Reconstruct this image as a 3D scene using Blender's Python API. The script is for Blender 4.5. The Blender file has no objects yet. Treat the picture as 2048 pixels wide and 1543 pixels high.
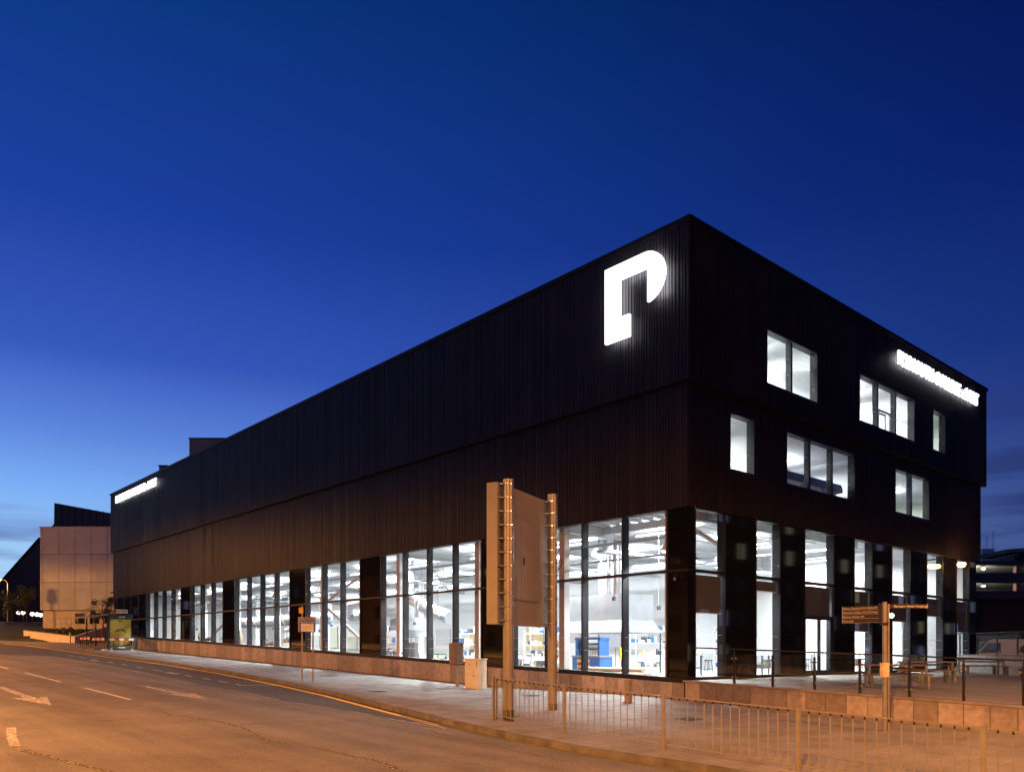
import bpy, bmesh, math, random
from mathutils import Matrix, Vector
R = math.radians
random.seed(7)
sc = bpy.context.scene

# ------------------------------------------------------------ camera
cam_data = bpy.data.cameras.new('camera')
cam = bpy.data.objects.new('camera', cam_data)
sc.collection.objects.link(cam)
sc.camera = cam
cam_data.sensor_width = 36
cam_data.lens = 36 * 1639 / 2048
cam_data.shift_y = 530 / 2048
cam_data.clip_end = 4000
cam.location = (-22.914, -16.832, 0.98)
cam.rotation_euler = (R(90), 0, R(-41.578))

# ------------------------------------------------------------ sky (dusk)
SUN_AZ = -25.0                       # afterglow, degrees from +Y towards +X
world = bpy.data.worlds.new('World')
sc.world = world
world.use_nodes = True
wn, wl = world.node_tree.nodes, world.node_tree.links
bg = wn['Background']
bg.inputs[1].default_value = 1.0
def N(nt, kind, **kw):
    n = nt.nodes.new(kind)
    for k, v in kw.items():
        setattr(n, k, v)
    return n
def mth(nt, op, a, b=None, clamp=False):
    n = nt.nodes.new('ShaderNodeMath'); n.operation = op; n.use_clamp = clamp
    for i, v in enumerate((a, b)):
        if v is None: continue
        if isinstance(v, (int, float)): n.inputs[i].default_value = v
        else: nt.links.new(v, n.inputs[i])
    return n.outputs[0]
def mixc(nt, f, a, b, blend='MIX'):
    n = nt.nodes.new('ShaderNodeMixRGB'); n.blend_type = blend
    for i, v in enumerate((f, a, b)):
        if isinstance(v, (int, float)): n.inputs[i].default_value = v
        elif isinstance(v, tuple): n.inputs[i].default_value = (*v, 1)
        else: nt.links.new(v, n.inputs[i])
    return n.outputs[0]
def ramp(nt, f, stops):
    n = nt.nodes.new('ShaderNodeValToRGB')
    e = n.color_ramp.elements
    while len(e) < len(stops): e.new(0.5)
    for el, (p, c) in zip(e, stops):
        el.position = p; el.color = (*c, 1) if len(c) == 3 else c
    nt.links.new(f, n.inputs[0])
    return n.outputs[0]
nt = world.node_tree
sky = N(nt, 'ShaderNodeTexSky', sky_type='NISHITA', sun_disc=False)
sky.sun_elevation = R(-4); sky.sun_rotation = R(SUN_AZ); sky.ozone_density = 5; sky.dust_density = 0.2
tc = N(nt, 'ShaderNodeTexCoord')
sep = N(nt, 'ShaderNodeSeparateXYZ'); wl.new(tc.outputs['Generated'], sep.inputs[0])
sx, sy = math.sin(R(SUN_AZ)), math.cos(R(SUN_AZ))
hyp = mth(nt, 'SQRT', mth(nt, 'ADD', mth(nt, 'MULTIPLY', sep.outputs[0], sep.outputs[0]), mth(nt, 'ADD', mth(nt, 'MULTIPLY', sep.outputs[1], sep.outputs[1]), 1e-5)))
cosaz = mth(nt, 'DIVIDE', mth(nt, 'ADD', mth(nt, 'MULTIPLY', sep.outputs[0], sx), mth(nt, 'MULTIPLY', sep.outputs[1], sy)), hyp)
mr = N(nt, 'ShaderNodeMapRange', interpolation_type='SMOOTHSTEP')
wl.new(cosaz, mr.inputs[0]); mr.inputs[1].default_value = -0.45; mr.inputs[2].default_value = 1.0
elev = mth(nt, 'MULTIPLY', mth(nt, 'ARCTAN2', sep.outputs[2], hyp), 2 / math.pi)
warm_side = ramp(nt, elev, [(0.0, (.46, .70, 1.0)), (0.06, (.40, .68, 1.0)), (0.11, (.22, .47, 1.0)), (0.15, (.12, .26, .80)), (0.20, (.040, .110, .56)), (0.29, (.012, .056, .38)), (0.42, (.003, .040, .225)), (1.0, (.001, .012, .08))])
cool_side = ramp(nt, elev, [(0.0, (.040, .048, .22)), (0.08, (.020, .032, .20)), (0.20, (.006, .026, .175)), (0.32, (.0015, .010, .115)), (0.45, (.0010, .0024, .058)), (1.0, (.0006, .0012, .03))])
grad = mixc(nt, mr.outputs[0], cool_side, warm_side)
nis = mixc(nt, 1.0, sky.outputs[0], (.9, 1.0, 1.15), 'MULTIPLY')
base_sky = mixc(nt, 0.06, grad, nis)
# thin stratus low over the horizon
mp = N(nt, 'ShaderNodeMapping'); wl.new(tc.outputs['Generated'], mp.inputs[0]); mp.inputs['Scale'].default_value = (3.2, 3.2, 34)
nz = N(nt, 'ShaderNodeTexNoise'); wl.new(mp.outputs[0], nz.inputs[0]); nz.inputs['Scale'].default_value = 1.0; nz.inputs['Detail'].default_value = 6
cl = ramp(nt, nz.outputs[0], [(0.46, (0, 0, 0)), (0.60, (1, 1, 1))])
lowband = ramp(nt, elev, [(0.0, (.75, .75, .75)), (0.07, (.75, .75, .75)), (0.105, (.0, .0, .0)), (1.0, (0, 0, 0))])
highband = ramp(nt, elev, [(0.0, (.7, .7, .7)), (0.12, (.7, .7, .7)), (0.19, (.0, .0, .0)), (1.0, (0, 0, 0))])
cf = mth(nt, 'MULTIPLY', cl, mixc(nt, mr.outputs[0], highband, lowband))
cloud_col = mixc(nt, mr.outputs[0], (.010, .014, .085), (.085, .125, .42))
wl.new(mixc(nt, cf, base_sky, cloud_col), bg.inputs[0])

# ------------------------------------------------------------ exposure
sc.view_settings.view_transform = 'Standard'
sc.view_settings.look = 'None'
sc.view_settings.gamma = 1
sc.view_settings.exposure = 0
sc.render.engine = 'CYCLES'
sc.cycles.use_denoising = True
sc.cycles.max_bounces = 7
sc.cycles.diffuse_bounces = 4
sc.cycles.glossy_bounces = 3
sc.cycles.transparent_max_bounces = 14
sc.cycles.sample_clamp_indirect = 4
sc.cycles.caustics_reflective = False
sc.cycles.caustics_refractive = False
SODIUM = (1.0, 0.385, 0.09)
ROOMWHITE = (0.94, 0.98, 1.0)

# ------------------------------------------------------------ materials
MATS = {}
def M(name, col, rough=.6, metal=0., var=0., nscale=3., bump=0., bscale=60., rnd=0., emit=0., spec=.5, detail=4, col2=None, thr=None, coat=0.):
    m = bpy.data.materials.new(name); m.use_nodes = True
    t = m.node_tree; b = t.nodes['Principled BSDF']
    b.inputs['Roughness'].default_value = rough; b.inputs['Metallic'].default_value = metal
    b.inputs['Specular IOR Level'].default_value = spec; b.inputs['Coat Weight'].default_value = coat
    out = None
    geo = N(t, 'ShaderNodeNewGeometry')
    if var or col2:
        n1 = N(t, 'ShaderNodeTexNoise'); t.links.new(geo.outputs['Position'], n1.inputs[0])
        n1.inputs['Scale'].default_value = nscale; n1.inputs['Detail'].default_value = detail
        if col2:
            a, c = thr or (.42, .62)
            f = ramp(t, n1.outputs[0], [(a, (0, 0, 0)), (c, (1, 1, 1))])
            out = mixc(t, f, tuple(col), tuple(col2))
        else:
            f = ramp(t, n1.outputs[0], [(.3, (0, 0, 0)), (.7, (1, 1, 1))])
            out = mixc(t, f, tuple(x * (1 - var) for x in col), tuple(min(1, x * (1 + var)) for x in col))
    if rnd:
        oi = N(t, 'ShaderNodeObjectInfo')
        k = mth(t, 'ADD', mth(t, 'MULTIPLY', oi.outputs['Random'], 2 * rnd), 1 - rnd)
        vm = N(t, 'ShaderNodeVectorMath', operation='SCALE')
        if out is None: vm.inputs[0].default_value = col
        else: t.links.new(out, vm.inputs[0])
        t.links.new(k, vm.inputs['Scale']); out = vm.outputs[0]
    if out is None: b.inputs['Base Color'].default_value = (*col, 1)
    else: t.links.new(out, b.inputs['Base Color'])
    if bump:
        n2 = N(t, 'ShaderNodeTexNoise'); t.links.new(geo.outputs['Position'], n2.inputs[0]); n2.inputs['Scale'].default_value = bscale
        n2.inputs['Detail'].default_value = 3
        bp = N(t, 'ShaderNodeBump'); bp.inputs['Strength'].default_value = bump; bp.inputs['Distance'].default_value = .02
        t.links.new(n2.outputs[0], bp.inputs['Height']); t.links.new(bp.outputs[0], b.inputs['Normal'])
    if emit:
        b.inputs['Emission Color'].default_value = (*col, 1); b.inputs['Emission Strength'].default_value = emit
    MATS[name] = m
    return m
def glass(name, tint=(1, 1, 1), refl=1.0, rough=0.0):
    m = bpy.data.materials.new(name); m.use_nodes = True; t = m.node_tree
    for n in list(t.nodes):
        if n.type != 'OUTPUT_MATERIAL': t.nodes.remove(n)
    o = [n for n in t.nodes if n.type == 'OUTPUT_MATERIAL'][0]
    tr = N(t, 'ShaderNodeBsdfTransparent'); tr.inputs[0].default_value = (*tint, 1)
    gl = N(t, 'ShaderNodeBsdfGlossy'); gl.inputs['Roughness'].default_value = rough
    lw = N(t, 'ShaderNodeLayerWeight'); lw.inputs[0].default_value = .5
    mx = N(t, 'ShaderNodeMixShader')
    sch = mth(t, 'ADD', mth(t, 'MULTIPLY', mth(t, 'POWER', lw.outputs['Facing'], 5.0), .96), .04)
    t.links.new(mth(t, 'MULTIPLY', sch, refl, True), mx.inputs[0])
    t.links.new(tr.outputs[0], mx.inputs[1]); t.links.new(gl.outputs[0], mx.inputs[2]); t.links.new(mx.outputs[0], o.inputs[0])
    MATS[name] = m
def worn(name, col, lo=.36, hi=.52, nscale=9.):
    """road paint with flaked-off patches"""
    m = M(name, col, .7, bump=.3, bscale=120); t = m.node_tree; b = t.nodes['Principled BSDF']
    geo = N(t, 'ShaderNodeNewGeometry')
    n1 = N(t, 'ShaderNodeTexNoise'); n1.inputs['Scale'].default_value = nscale; n1.inputs['Detail'].default_value = 8; n1.inputs['Roughness'].default_value = .75
    t.links.new(geo.outputs['Position'], n1.inputs[0])
    t.links.new(ramp(t, n1.outputs[0], [(lo, (0, 0, 0)), (hi, (1, 1, 1))]), b.inputs['Alpha'])

M('cladding', (.015, .0125, .0135), .46, .0, var=.25, nscale=.6, spec=.16)
M('cladding_dark', (.008, .007, .008), .55, spec=.12)
M('frame_metal', (.010, .010, .013), .5, .0, spec=.22)
M('spandrel_glass', (.006, .006, .007), .04, spec=.55)
M('roof_felt', (.05, .05, .05), .9)
M('room_white', (.84, .85, .86), .7)
M('room_cream', (.60, .64, .52), .7)
M('room_grey', (.55, .57, .60), .6)
M('room_floor', (.62, .63, .64), .4)
M('ceiling_deck', (.78, .80, .82), .5)
M('steel_white', (.75, .76, .77), .4)
M('duct_steel', (.55, .57, .60), .28, .85)
M('boarded_column', (.52, .47, .44), .7)
M('stone', (.34, .285, .245), .62, var=.2, nscale=5.5, bump=.25, bscale=40, rnd=.30, detail=8)
def veins(name):
    m = MATS[name]; t = m.node_tree; b = t.nodes['Principled BSDF']; src = b.inputs['Base Color'].links[0].from_socket
    geo = N(t, 'ShaderNodeNewGeometry'); oi = N(t, 'ShaderNodeObjectInfo')
    ad = N(t, 'ShaderNodeVectorMath', operation='ADD'); sc3 = N(t, 'ShaderNodeVectorMath', operation='SCALE'); sc3.inputs[0].default_value = (37, 11, 23); t.links.new(oi.outputs['Random'], sc3.inputs['Scale'])
    t.links.new(geo.outputs['Position'], ad.inputs[0]); t.links.new(sc3.outputs[0], ad.inputs[1])
    n1 = N(t, 'ShaderNodeTexNoise'); n1.inputs['Scale'].default_value = 1.6; n1.inputs['Detail'].default_value = 3; n1.inputs['Distortion'].default_value = .6
    t.links.new(ad.outputs[0], n1.inputs[0])
    v = ramp(t, mth(t, 'ABSOLUTE', mth(t, 'SUBTRACT', n1.outputs[0], .5)), [(.0, (1,1,1)), (.010, (0,0,0))])
    t.links.new(mixc(t, mth(t, 'MULTIPLY', v, .35), src, (.5, .42, .32)), b.inputs['Base Color'])
veins('stone')
M('stone_coping', (.27, .225, .19), .6, var=.2, nscale=4, bump=.2, bscale=50, rnd=.08)
M('stone_grey', (.34, .33, .32), .6, var=.25, nscale=4, bump=.2, rnd=.12)
M('mortar', (.022, .018, .016), .9)
def asphalt(name, c0, c1, grit):
    m = M(name, c0, .82); t = m.node_tree; b = t.nodes['Principled BSDF']
    geo = N(t, 'ShaderNodeNewGeometry'); P_ = geo.outputs['Position']
    def nz_(sc_, det, rough=.5, stretch=None):
        n = N(t, 'ShaderNodeTexNoise'); n.inputs['Scale'].default_value = sc_; n.inputs['Detail'].default_value = det; n.inputs['Roughness'].default_value = rough
        if stretch:
            mp_ = N(t, 'ShaderNodeMapping'); mp_.inputs['Scale'].default_value = stretch; t.links.new(P_, mp_.inputs[0]); t.links.new(mp_.outputs[0], n.inputs[0])
        else: t.links.new(P_, n.inputs[0])
        return n.outputs[0]
    big = ramp(t, nz_(.45, 6, .6), [(.32, (0,0,0)), (.68, (1,1,1))])
    col = mixc(t, big, c0, c1)
    tracks = ramp(t, nz_(1.0, 4, .5, (1.3, .05, 1)), [(.38, (.82,.82,.82)), (.62, (1.12,1.12,1.12))])
    col = mixc(t, 1.0, col, tracks, 'MULTIPLY')
    oil = ramp(t, nz_(1.1, 8, .7), [(.60, (1,1,1)), (.70, (.55,.53,.5))])
    col = mixc(t, .8, col, oil, 'MULTIPLY')
    g_ = nz_(38, 5, .75); fine = ramp(t, g_, [(.36, (.45,.45,.45)), (.5, (1,1,1)), (.66, (1.75,1.7,1.6))])
    col = mixc(t, grit, col, fine, 'MULTIPLY')
    t.links.new(col, b.inputs['Base Color'])
    bp = N(t, 'ShaderNodeBump'); bp.inputs['Strength'].default_value = .8; bp.inputs['Distance'].default_value = .015
    t.links.new(g_, bp.inputs['Height']); t.links.new(bp.outputs[0], b.inputs['Normal'])
asphalt('asphalt', (.105, .096, .085), (.165, .152, .134), 1.0)
asphalt('asphalt_new', (.050, .048, .048), (.066, .064, .062), .7)
M('asphalt_scar', (.035, .030, .026), .95, bump=.9, bscale=55, col2=(.34, .28, .20), nscale=24, thr=(.50, .60), detail=6)
M('paving', (.20, .19, .18), .75, var=.2, nscale=1.3, bump=.2, bscale=60, rnd=.10, detail=8)
M('paving_base', (.045, .040, .036), .9)
M('kerb_granite', (.105, .092, .068), .8, var=.45, nscale=2.5, bump=.35, bscale=30, rnd=.10, detail=8)
M('deck_paving', (.24, .22, .20), .65, var=.12, nscale=1.5, bump=.15, rnd=.06)
M('concrete_precast', (.46, .49, .50), .8, var=.12, nscale=.8, bump=.1, rnd=.05, detail=6)
M('concrete_base', (.55, .50, .42), .8, var=.1, nscale=1.5)
M('copper_brown', (.035, .018, .014), .5)
M('brick_brown', (.055, .038, .028), .9, var=.2, nscale=3)
M('carpark_concrete', (.13, .105, .09), .8, var=.1)
M('carpark_deck', (.35, .35, .30), .8)
M('grass', (.035, .052, .012), .9, var=.35, nscale=3, bump=.8, bscale=25, detail=8)
M('leaf', (.105, .13, .03), .7, rnd=.2)
M('leaf_dark', (.055, .085, .02), .7)
M('lavender', (.11, .085, .07), .8)
M('bark', (.08, .055, .035), .9)
M('galv', (.27, .25, .22), .45, .5, var=.1, nscale=6)
M('galv_post', (.28, .265, .24), .4, .5, var=.12, nscale=4)
M('sign_grey', (.28, .26, .225), .5, .15, var=.08, nscale=2.5, bump=.03)
M('clip_steel', (.62, .60, .56), .22, .9)
M('black_paint', (.012, .012, .013), .35)
M('finger_brown', (.022, .009, .004), .4)
M('letter_cream', (.82, .74, .58), .5)
M('cabinet_cream', (.70, .66, .50), .5, var=.08, nscale=3)
M('cabinet_brown', (.16, .115, .085), .6, var=.2, nscale=6)
M('rust', (.10, .035, .012), .9)
M('graffiti', (.04, .03, .03), .6)
M('taxi_brown', (.26, .215, .165), .5)
M('taxi_blue', (.02, .09, .60), .4)
M('taxi_white', (.75, .72, .62), .5)
M('taxi_orange', (.70, .30, .03), .4)
M('barrier_grey', (.045, .055, .065), .5)
M('barrier_red', (.55, .03, .015), .4)
M('barrier_white', (.72, .70, .66), .4)
M('barrier_yellow', (.80, .52, .02), .5)
M('poster_yellow', (.36, .32, .03), .35)
M('poster_ink', (.02, .03, .04), .5)
M('shelter_dark', (.02, .024, .024), .4)
M('shelter_roof_skylit', (.20, .22, .34), .3)  # blue of the reflected sky is put into the roof colour
M('timber', (.17, .13, .10), .6, var=.2, nscale=5)
M('timber_grey', (.20, .20, .20), .7, var=.15, nscale=5)
M('tape_paper', (.62, .50, .40), .7, var=.15, nscale=9)
M('iron', (.05, .046, .042), .6, .4, bump=.4, bscale=40)
M('car_white', (.50, .51, .53), .25, coat=.6)
M('car_glass', (.012, .014, .015), .06)
M('tyre', (.015, .015, .015), .8)
M('plywood', (.58, .45, .26), .6, var=.12, nscale=4)
M('pot_terracotta', (.33, .24, .16), .7)
M('machine_blue', (.03, .13, .36), .4)
M('machine_green', (.05, .26, .10), .4)
M('machine_grey', (.33, .35, .38), .4, .3)
M('hood_steel', (.40, .42, .45), .45, .3, var=.12, nscale=1.5)
M('hood_skirt', (.16, .165, .175), .5, .3)
M('hi_vis', (.62, .72, .04), .6)
M('ext_red', (.42, .06, .05), .4)
M('dark_item', (.06, .06, .08), .5)
M('blind', (.085, .085, .095), .85)
M('dot_white', (.8, .82, .84), .6)
M('pink_brick', (.5, .2, .16), .7)
M('building_grey', (.22, .21, .20), .85, var=.1)
M('building_pale', (.5, .5, .52), .8)
M('yellow_paint', (.72, .46, .035), .6)
worn('paint_yellow', (.80, .54, .07), .24, .38)
worn('paint_white', (.60, .56, .50), .34, .5)
worn('paint_faint', (.52, .46, .42), .38, .56)
glass('pane_glass', (.97, .985, .985))
glass('balustrade_glass', (.93, .95, .94), .8)
M('sign_light', (.93, .95, 1.0), .4, emit=3.5)
M('lamp_white', (.95, .98, 1.0), .4, emit=14.0)
M('tube_white', (.95, .98, 1.0), .4, emit=7.0)
M('lamp_sodium', (1.0, .50, .13), .4, emit=45.0)
M('lamp_globe', (1.0, .93, .80), .4, emit=9.0)
M('lit_room', (.80, .72, .42), .8, emit=.55)
M('lit_room_blue', (.55, .62, .95), .8, emit=.55)
M('exit_green', (.1, .9, .45), .5, emit=1.6)
M('screen_red', (1.0, .1, .1), .5, emit=2.0)

# ------------------------------------------------------------ mesh helpers
class MB:
    def __init__(s): s.v = []; s.f = []
    def box(s, lo, hi):
        n = len(s.v); (a, b, c), (d, e, f) = lo, hi
        s.v += [(a,b,c),(d,b,c),(d,e,c),(a,e,c),(a,b,f),(d,b,f),(d,e,f),(a,e,f)]
        s.f += [tuple(n+i for i in q) for q in ((0,3,2,1),(4,5,6,7),(0,1,5,4),(1,2,6,5),(2,3,7,6),(3,0,4,7))]
        return s
    def hexa(s, p):
        """8 corners: 4 bottom, 4 top"""
        n = len(s.v); s.v += [tuple(q) for q in p]
        s.f += [tuple(n+i for i in q) for q in ((0,3,2,1),(4,5,6,7),(0,1,5,4),(1,2,6,5),(2,3,7,6),(3,0,4,7))]
        return s
    def bar(s, a, b, w, h=None):
        h = h or w; a, b = Vector(a), Vector(b); d = (b - a).normalized()
        u = d.cross(Vector((0,0,1)))
        if u.length < 1e-3: u = Vector((1,0,0))
        u.normalize(); v = d.cross(u).normalized(); u *= w/2; v *= h/2
        return s.hexa([a-u-v, a+u-v, a+u+v, a-u+v, b-u-v, b+u-v, b+u+v, b-u+v])
    def tube(s, pts, r, n=10, cap=True):
        pts = [Vector(p) for p in pts]; base = len(s.v)
        rr = r if isinstance(r, (list, tuple)) else [r]*len(pts)
        pu = None
        for i, p in enumerate(pts):
            d = (pts[min(i+1, len(pts)-1)] - pts[max(i-1, 0)]).normalized()
            u = d.cross(Vector((0,0,1))) if pu is None else (pu - d*pu.dot(d))
            if u.length < 1e-3: u = Vector((1,0,0))
            u.normalize(); pu = u; w = d.cross(u)
            for k in range(n):
                a = 2*math.pi*k/n; s.v.append(tuple(p + (u*math.cos(a) + w*math.sin(a))*rr[i]))
        for i in range(len(pts)-1):
            for k in range(n):
                a = base+i*n+k; b = base+i*n+(k+1)%n; s.f.append((a, b, b+n, a+n))
        if cap:
            s.f.append(tuple(base+k for k in range(n))[::-1]); e = base+(len(pts)-1)*n; s.f.append(tuple(e+k for k in range(n)))
        return s
    def lathe(s, c, prof, n=16):
        base = len(s.v); cx, cy, cz = c
        for r, z in prof:
            for k in range(n):
                a = 2*math.pi*k/n; s.v.append((cx+r*math.cos(a), cy+r*math.sin(a), cz+z))
        for i in range(len(prof)-1):
            for k in range(n):
                a = base+i*n+k; b = base+i*n+(k+1)%n; s.f.append((a, b, b+n, a+n))
        s.f.append(tuple(base+k for k in range(n))[::-1]); e = base+(len(prof)-1)*n; s.f.append(tuple(e+k for k in range(n)))
        return s
    def prism(s, poly, vec):
        """planar polygon (3d points) extruded by vec"""
        n = len(s.v); k = len(poly); vec = Vector(vec)
        s.v += [tuple(p) for p in poly] + [tuple(Vector(p)+vec) for p in poly]
        s.f.append(tuple(range(n, n+k))[::-1]); s.f.append(tuple(range(n+k, n+2*k)))
        for i in range(k):
            j = (i+1) % k; s.f.append((n+i, n+j, n+k+j, n+k+i))
        return s
    def quad(s, a, b, c, d):
        n = len(s.v); s.v += [tuple(p) for p in (a,b,c,d)]; s.f.append((n,n+1,n+2,n+3)); return s
    def mesh(s, name, mat, smooth=False):
        me = bpy.data.meshes.new(name); me.from_pydata(s.v, [], s.f)
        bm = bmesh.new(); bm.from_mesh(me); bmesh.ops.recalc_face_normals(bm, faces=bm.faces); bm.to_mesh(me); bm.free()
        me.materials.append(MATS[mat])
        if smooth:
            for p in me.polygons: p.use_smooth = True
            try: me.set_sharp_from_angle(angle=R(40))
            except Exception: pass
        return me
    def build(s, name, mat, parent=None, smooth=False, **tags):
        return link(name, s.mesh(name, mat, smooth), parent, **tags)
def link(name, data, parent=None, loc=(0,0,0), rz=0, label=None, cat=None, group=None, kind=None):
    o = bpy.data.objects.new(name, data); sc.collection.objects.link(o)
    o.location = loc; o.rotation_euler = (0, 0, rz)
    if parent: o.parent = parent
    for k, v in (('label', label), ('category', cat), ('group', group), ('kind', kind)):
        if v: o[k] = v
    return o
def thing(name, label, cat, loc=(0,0,0), rz=0, group=None):
    return link(name, None, None, loc, rz, label, cat, group)
CACHE = {}
def bx(name, lo, hi, mat, parent=None, **tags):
    """box part; alike boxes share one mesh"""
    dx, dy, dz = (round(hi[i]-lo[i], 4) for i in range(3))
    key = (dx, dy, dz, mat)
    if key not in CACHE:
        CACHE[key] = MB().box((0,0,0), (dx,dy,dz)).mesh(name, mat)
    return link(name, CACHE[key], parent, tuple(lo), **tags)
def copy_tree(o, loc, rz, parent=None, label=None):
    c = o.copy(); sc.collection.objects.link(c)
    if parent: c.parent = parent
    else: c.location = loc; c.rotation_euler = (0,0,rz)
    if label: c['label'] = label
    for ch in o.children: copy_tree(ch, None, None, c)
    return c
def text_mesh(body, size, mat, extrude=.004, offset=0., align='LEFT', width=None):
    cu = bpy.data.curves.new('lettering', 'FONT'); cu.body = body; cu.size = size; cu.extrude = extrude; cu.offset = offset
    cu.align_x = align; cu.resolution_u = 3
    ob = bpy.data.objects.new('lettering', cu); sc.collection.objects.link(ob)
    dg = bpy.context.evaluated_depsgraph_get(); me = bpy.data.meshes.new_from_object(ob.evaluated_get(dg))
    bpy.data.objects.remove(ob); me.materials.clear(); me.materials.append(MATS[mat])
    if width:
        xs = [v.co.x for v in me.vertices]; k = width/(max(xs)-min(xs))
        for v in me.vertices: v.co.x *= k
    return me
def lamp(name, kind, parent, loc, energy, color, rot=(0,0,0), **kw):
    l = bpy.data.lights.new(name, kind); l.energy = energy; l.color = color
    for k, v in kw.items(): setattr(l, k, v)
    o = bpy.data.objects.new(name, l); sc.collection.objects.link(o); o.parent = parent; o.location = loc; o.rotation_euler = rot
    return o

# ------------------------------------------------------------ terrain
def base_z(y):
    return -.88 + .0357 * max(-80, min(y, 115))
def pav_z(x, y):
    c = 1 - min(max(y/12, 0), 1); c = c*c*(3-2*c)
    return base_z(y) + .25 * c * min(max((x+10)/10, 0), 1)
KERB = [(-60,-10.1),(-20,-10.1),(-7.7,-10.12),(-5,-10.35),(-2.4,-10.2),(-1.1,-10.0),(1,-9.65),(4.7,-8.95),(10,-7.9),(16,-7.05),(24,-6.25),(33,-5.85),(45,-5.95),(70,-6.0),(80,-7.4),(92,-12),(104,-22),(130,-50)]
def kerb_x(y):
    for (a, p), (b, q) in zip(KERB, KERB[1:]):
        if a <= y <= b:
            return p + (q-p)*(y-a)/(b-a)
    return KERB[0][1] if y < KERB[0][0] else KERB[-1][1]
def sheet(rows, name, mat, parent=None, **tags):
    """rows of points -> one sheet"""
    m = MB(); w = len(rows[0])
    for r in rows: m.v += [tuple(p) for p in r]
    for i in range(len(rows)-1):
        for j in range(w-1): m.f.append((i*w+j, i*w+j+1, (i+1)*w+j+1, (i+1)*w+j))
    return m.build(name, mat, parent, **tags)
def far_z(y): return -.88 + .0357*max(-80, min(y, 115))
ys_far = [-900, -300, -120, -80, -40, 0, 40, 80, 115, 180, 400, 1200]
sheet([[(x, y, far_z(y)-.55) for x in (-1200, -300, -60, 0, 60, 300, 1200)] for y in ys_far], 'ground', 'paving_base', kind='structure')
YR = [-60,-40,-28,-20,-16,-14,-12,-10,-8.5,-7.7,-6.5,-5,-4,-3,-2,-1,0,1,2,3,4,5,6,7,8,10,12,14,16,20,24,28,33,39,45,52,60,70,80,86,92,98,104]
road = sheet([[(-22.0, y, base_z(y)-.12), (-16, y, base_z(y)-.12), (kerb_x(y)+.05, y, base_z(y)-.12)] for y in YR], 'road', 'asphalt', kind='structure')
far_pav = sheet([[(-60, y, base_z(y)+.0), (-30, y, base_z(y)+.0), (-22.15, y, base_z(y)+.0)] for y in YR], 'pavement_opposite', 'paving', kind='structure')
kerb2 = MB()
for a, b in zip(YR, YR[1:]):
    za, zb = base_z(a), base_z(b)
    kerb2.hexa([(-22.15,a,za-.3),(-22.0,a,za-.3),(-22.0,b,zb-.3),(-22.15,b,zb-.3),(-22.15,a,za+.004),(-22.0,a,za+.004),(-22.0,b,zb+.004),(-22.15,b,zb+.004)])
kerb2.build('kerb_opposite', 'kerb_granite', kind='structure')
# newer, darker asphalt along the taxi bay
E1 = [(1,-10.1),(3.6,-10.25),(6.5,-10.15),(9,-10.4),(12,-10.05),(17,-10.1),(25,-9.5),(36,-8.95),(46,-9.3),(49,-12.0),(52,-21.9),(60,-21.9),(80,-21.9),(98,-21.9)]
def e1(y):
    for (a, p), (b, q) in zip(E1, E1[1:]):
        if a <= y <= b: return p+(q-p)*(y-a)/(b-a)
    return E1[-1][1]
ylist = [1,2,3.6,5,6.5,8,9,10.5,12,14,17,21,25,30,36,41,46,47.5,49,50,51,52,56,60,70,80,86,92,98]
sheet([[(e1(y), y, base_z(y)-.116), ((e1(y)+kerb_x(y)+.02)/2, y, base_z(y)-.116), (kerb_x(y)+.02, y, base_z(y)-.116)] for y in ylist], 'resurfaced_lane', 'asphalt_new', road, kind='structure')

# road markings (paint, a few mm above the tarmac)
def rz_(y, lift=.004): return base_z(y)-.12+lift
def strip(pts, w, name, mat, lift=.008):
    m = MB(); L = []; Rr = []
    for i, p in enumerate(pts):
        a = Vector(pts[max(i-1, 0)]); b = Vector(pts[min(i+1, len(pts)-1)]); d = (b-a).normalized(); nrm = Vector((-d.y, d.x))
        ww = w[i] if isinstance(w, list) else w
        l = Vector(p)+nrm*ww/2; r = Vector(p)-nrm*ww/2
        L.append((l.x, l.y, rz_(l.y, lift))); Rr.append((r.x, r.y, rz_(r.y, lift)))
    for i in range(len(pts)-1): m.quad(L[i], Rr[i], Rr[i+1], L[i+1])
    return m.build(name, mat, road)
yl = [(kerb_x(y)-.32, y) for y in [y*.5 for y in range(6, 30)] + list(range(15, 78, 3))]
strip(yl, .20, 'yellow_line', 'paint_yellow')
strip([(-9.62+(.3 if 0 else 0), 3.1), (-9.78, 2.3), (-9.95, 1.5), (-10.12, .6), (-10.24, 0)], .05, 'yellow_line', 'paint_yellow')
strip([(-9.48, 3.1), (-9.66, 2.2), (-9.82, 1.4), (-9.95, .7)], .05, 'yellow_line', 'paint_yellow')
for a, b in ((36,30.9), (27,20.3), (16.9,11.3), (46,40)):
    strip([(-14.5, a), (-14.5, (a+b)/2), (-14.52, b)], .14, 'lane_dash', 'paint_white')
for a, b in ((60,54),):
    strip([(-14.4, a), (-14.4, b)], .12, 'lane_dash', 'paint_white')
def arrow(cx, y0, y1, w, mat):
    m = MB(); ym = y1 + (y0-y1)*.36
    poly = [(cx-w*.16, y0), (cx+w*.16, y0), (cx+w*.13, ym), (cx+w*.55, ym+.1), (cx, y1), (cx-w*.55, ym+.1), (cx-w*.13, ym)]
    m.v += [(x, y, rz_(y, .010)) for x, y in poly]; m.f.append((0,1,2,3,4,5,6)); m.build('lane_arrow', mat, road)
arrow(-17.0, 18.6, 10.4, .95, 'paint_faint')
arrow(-12.35, 16.9, 10.4, .85, 'paint_faint')
strip([(-18.95, 5.3), (-19.25, 3.6), (-19.45, 2.1)], .19, 'stop_bar', 'paint_faint')
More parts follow.
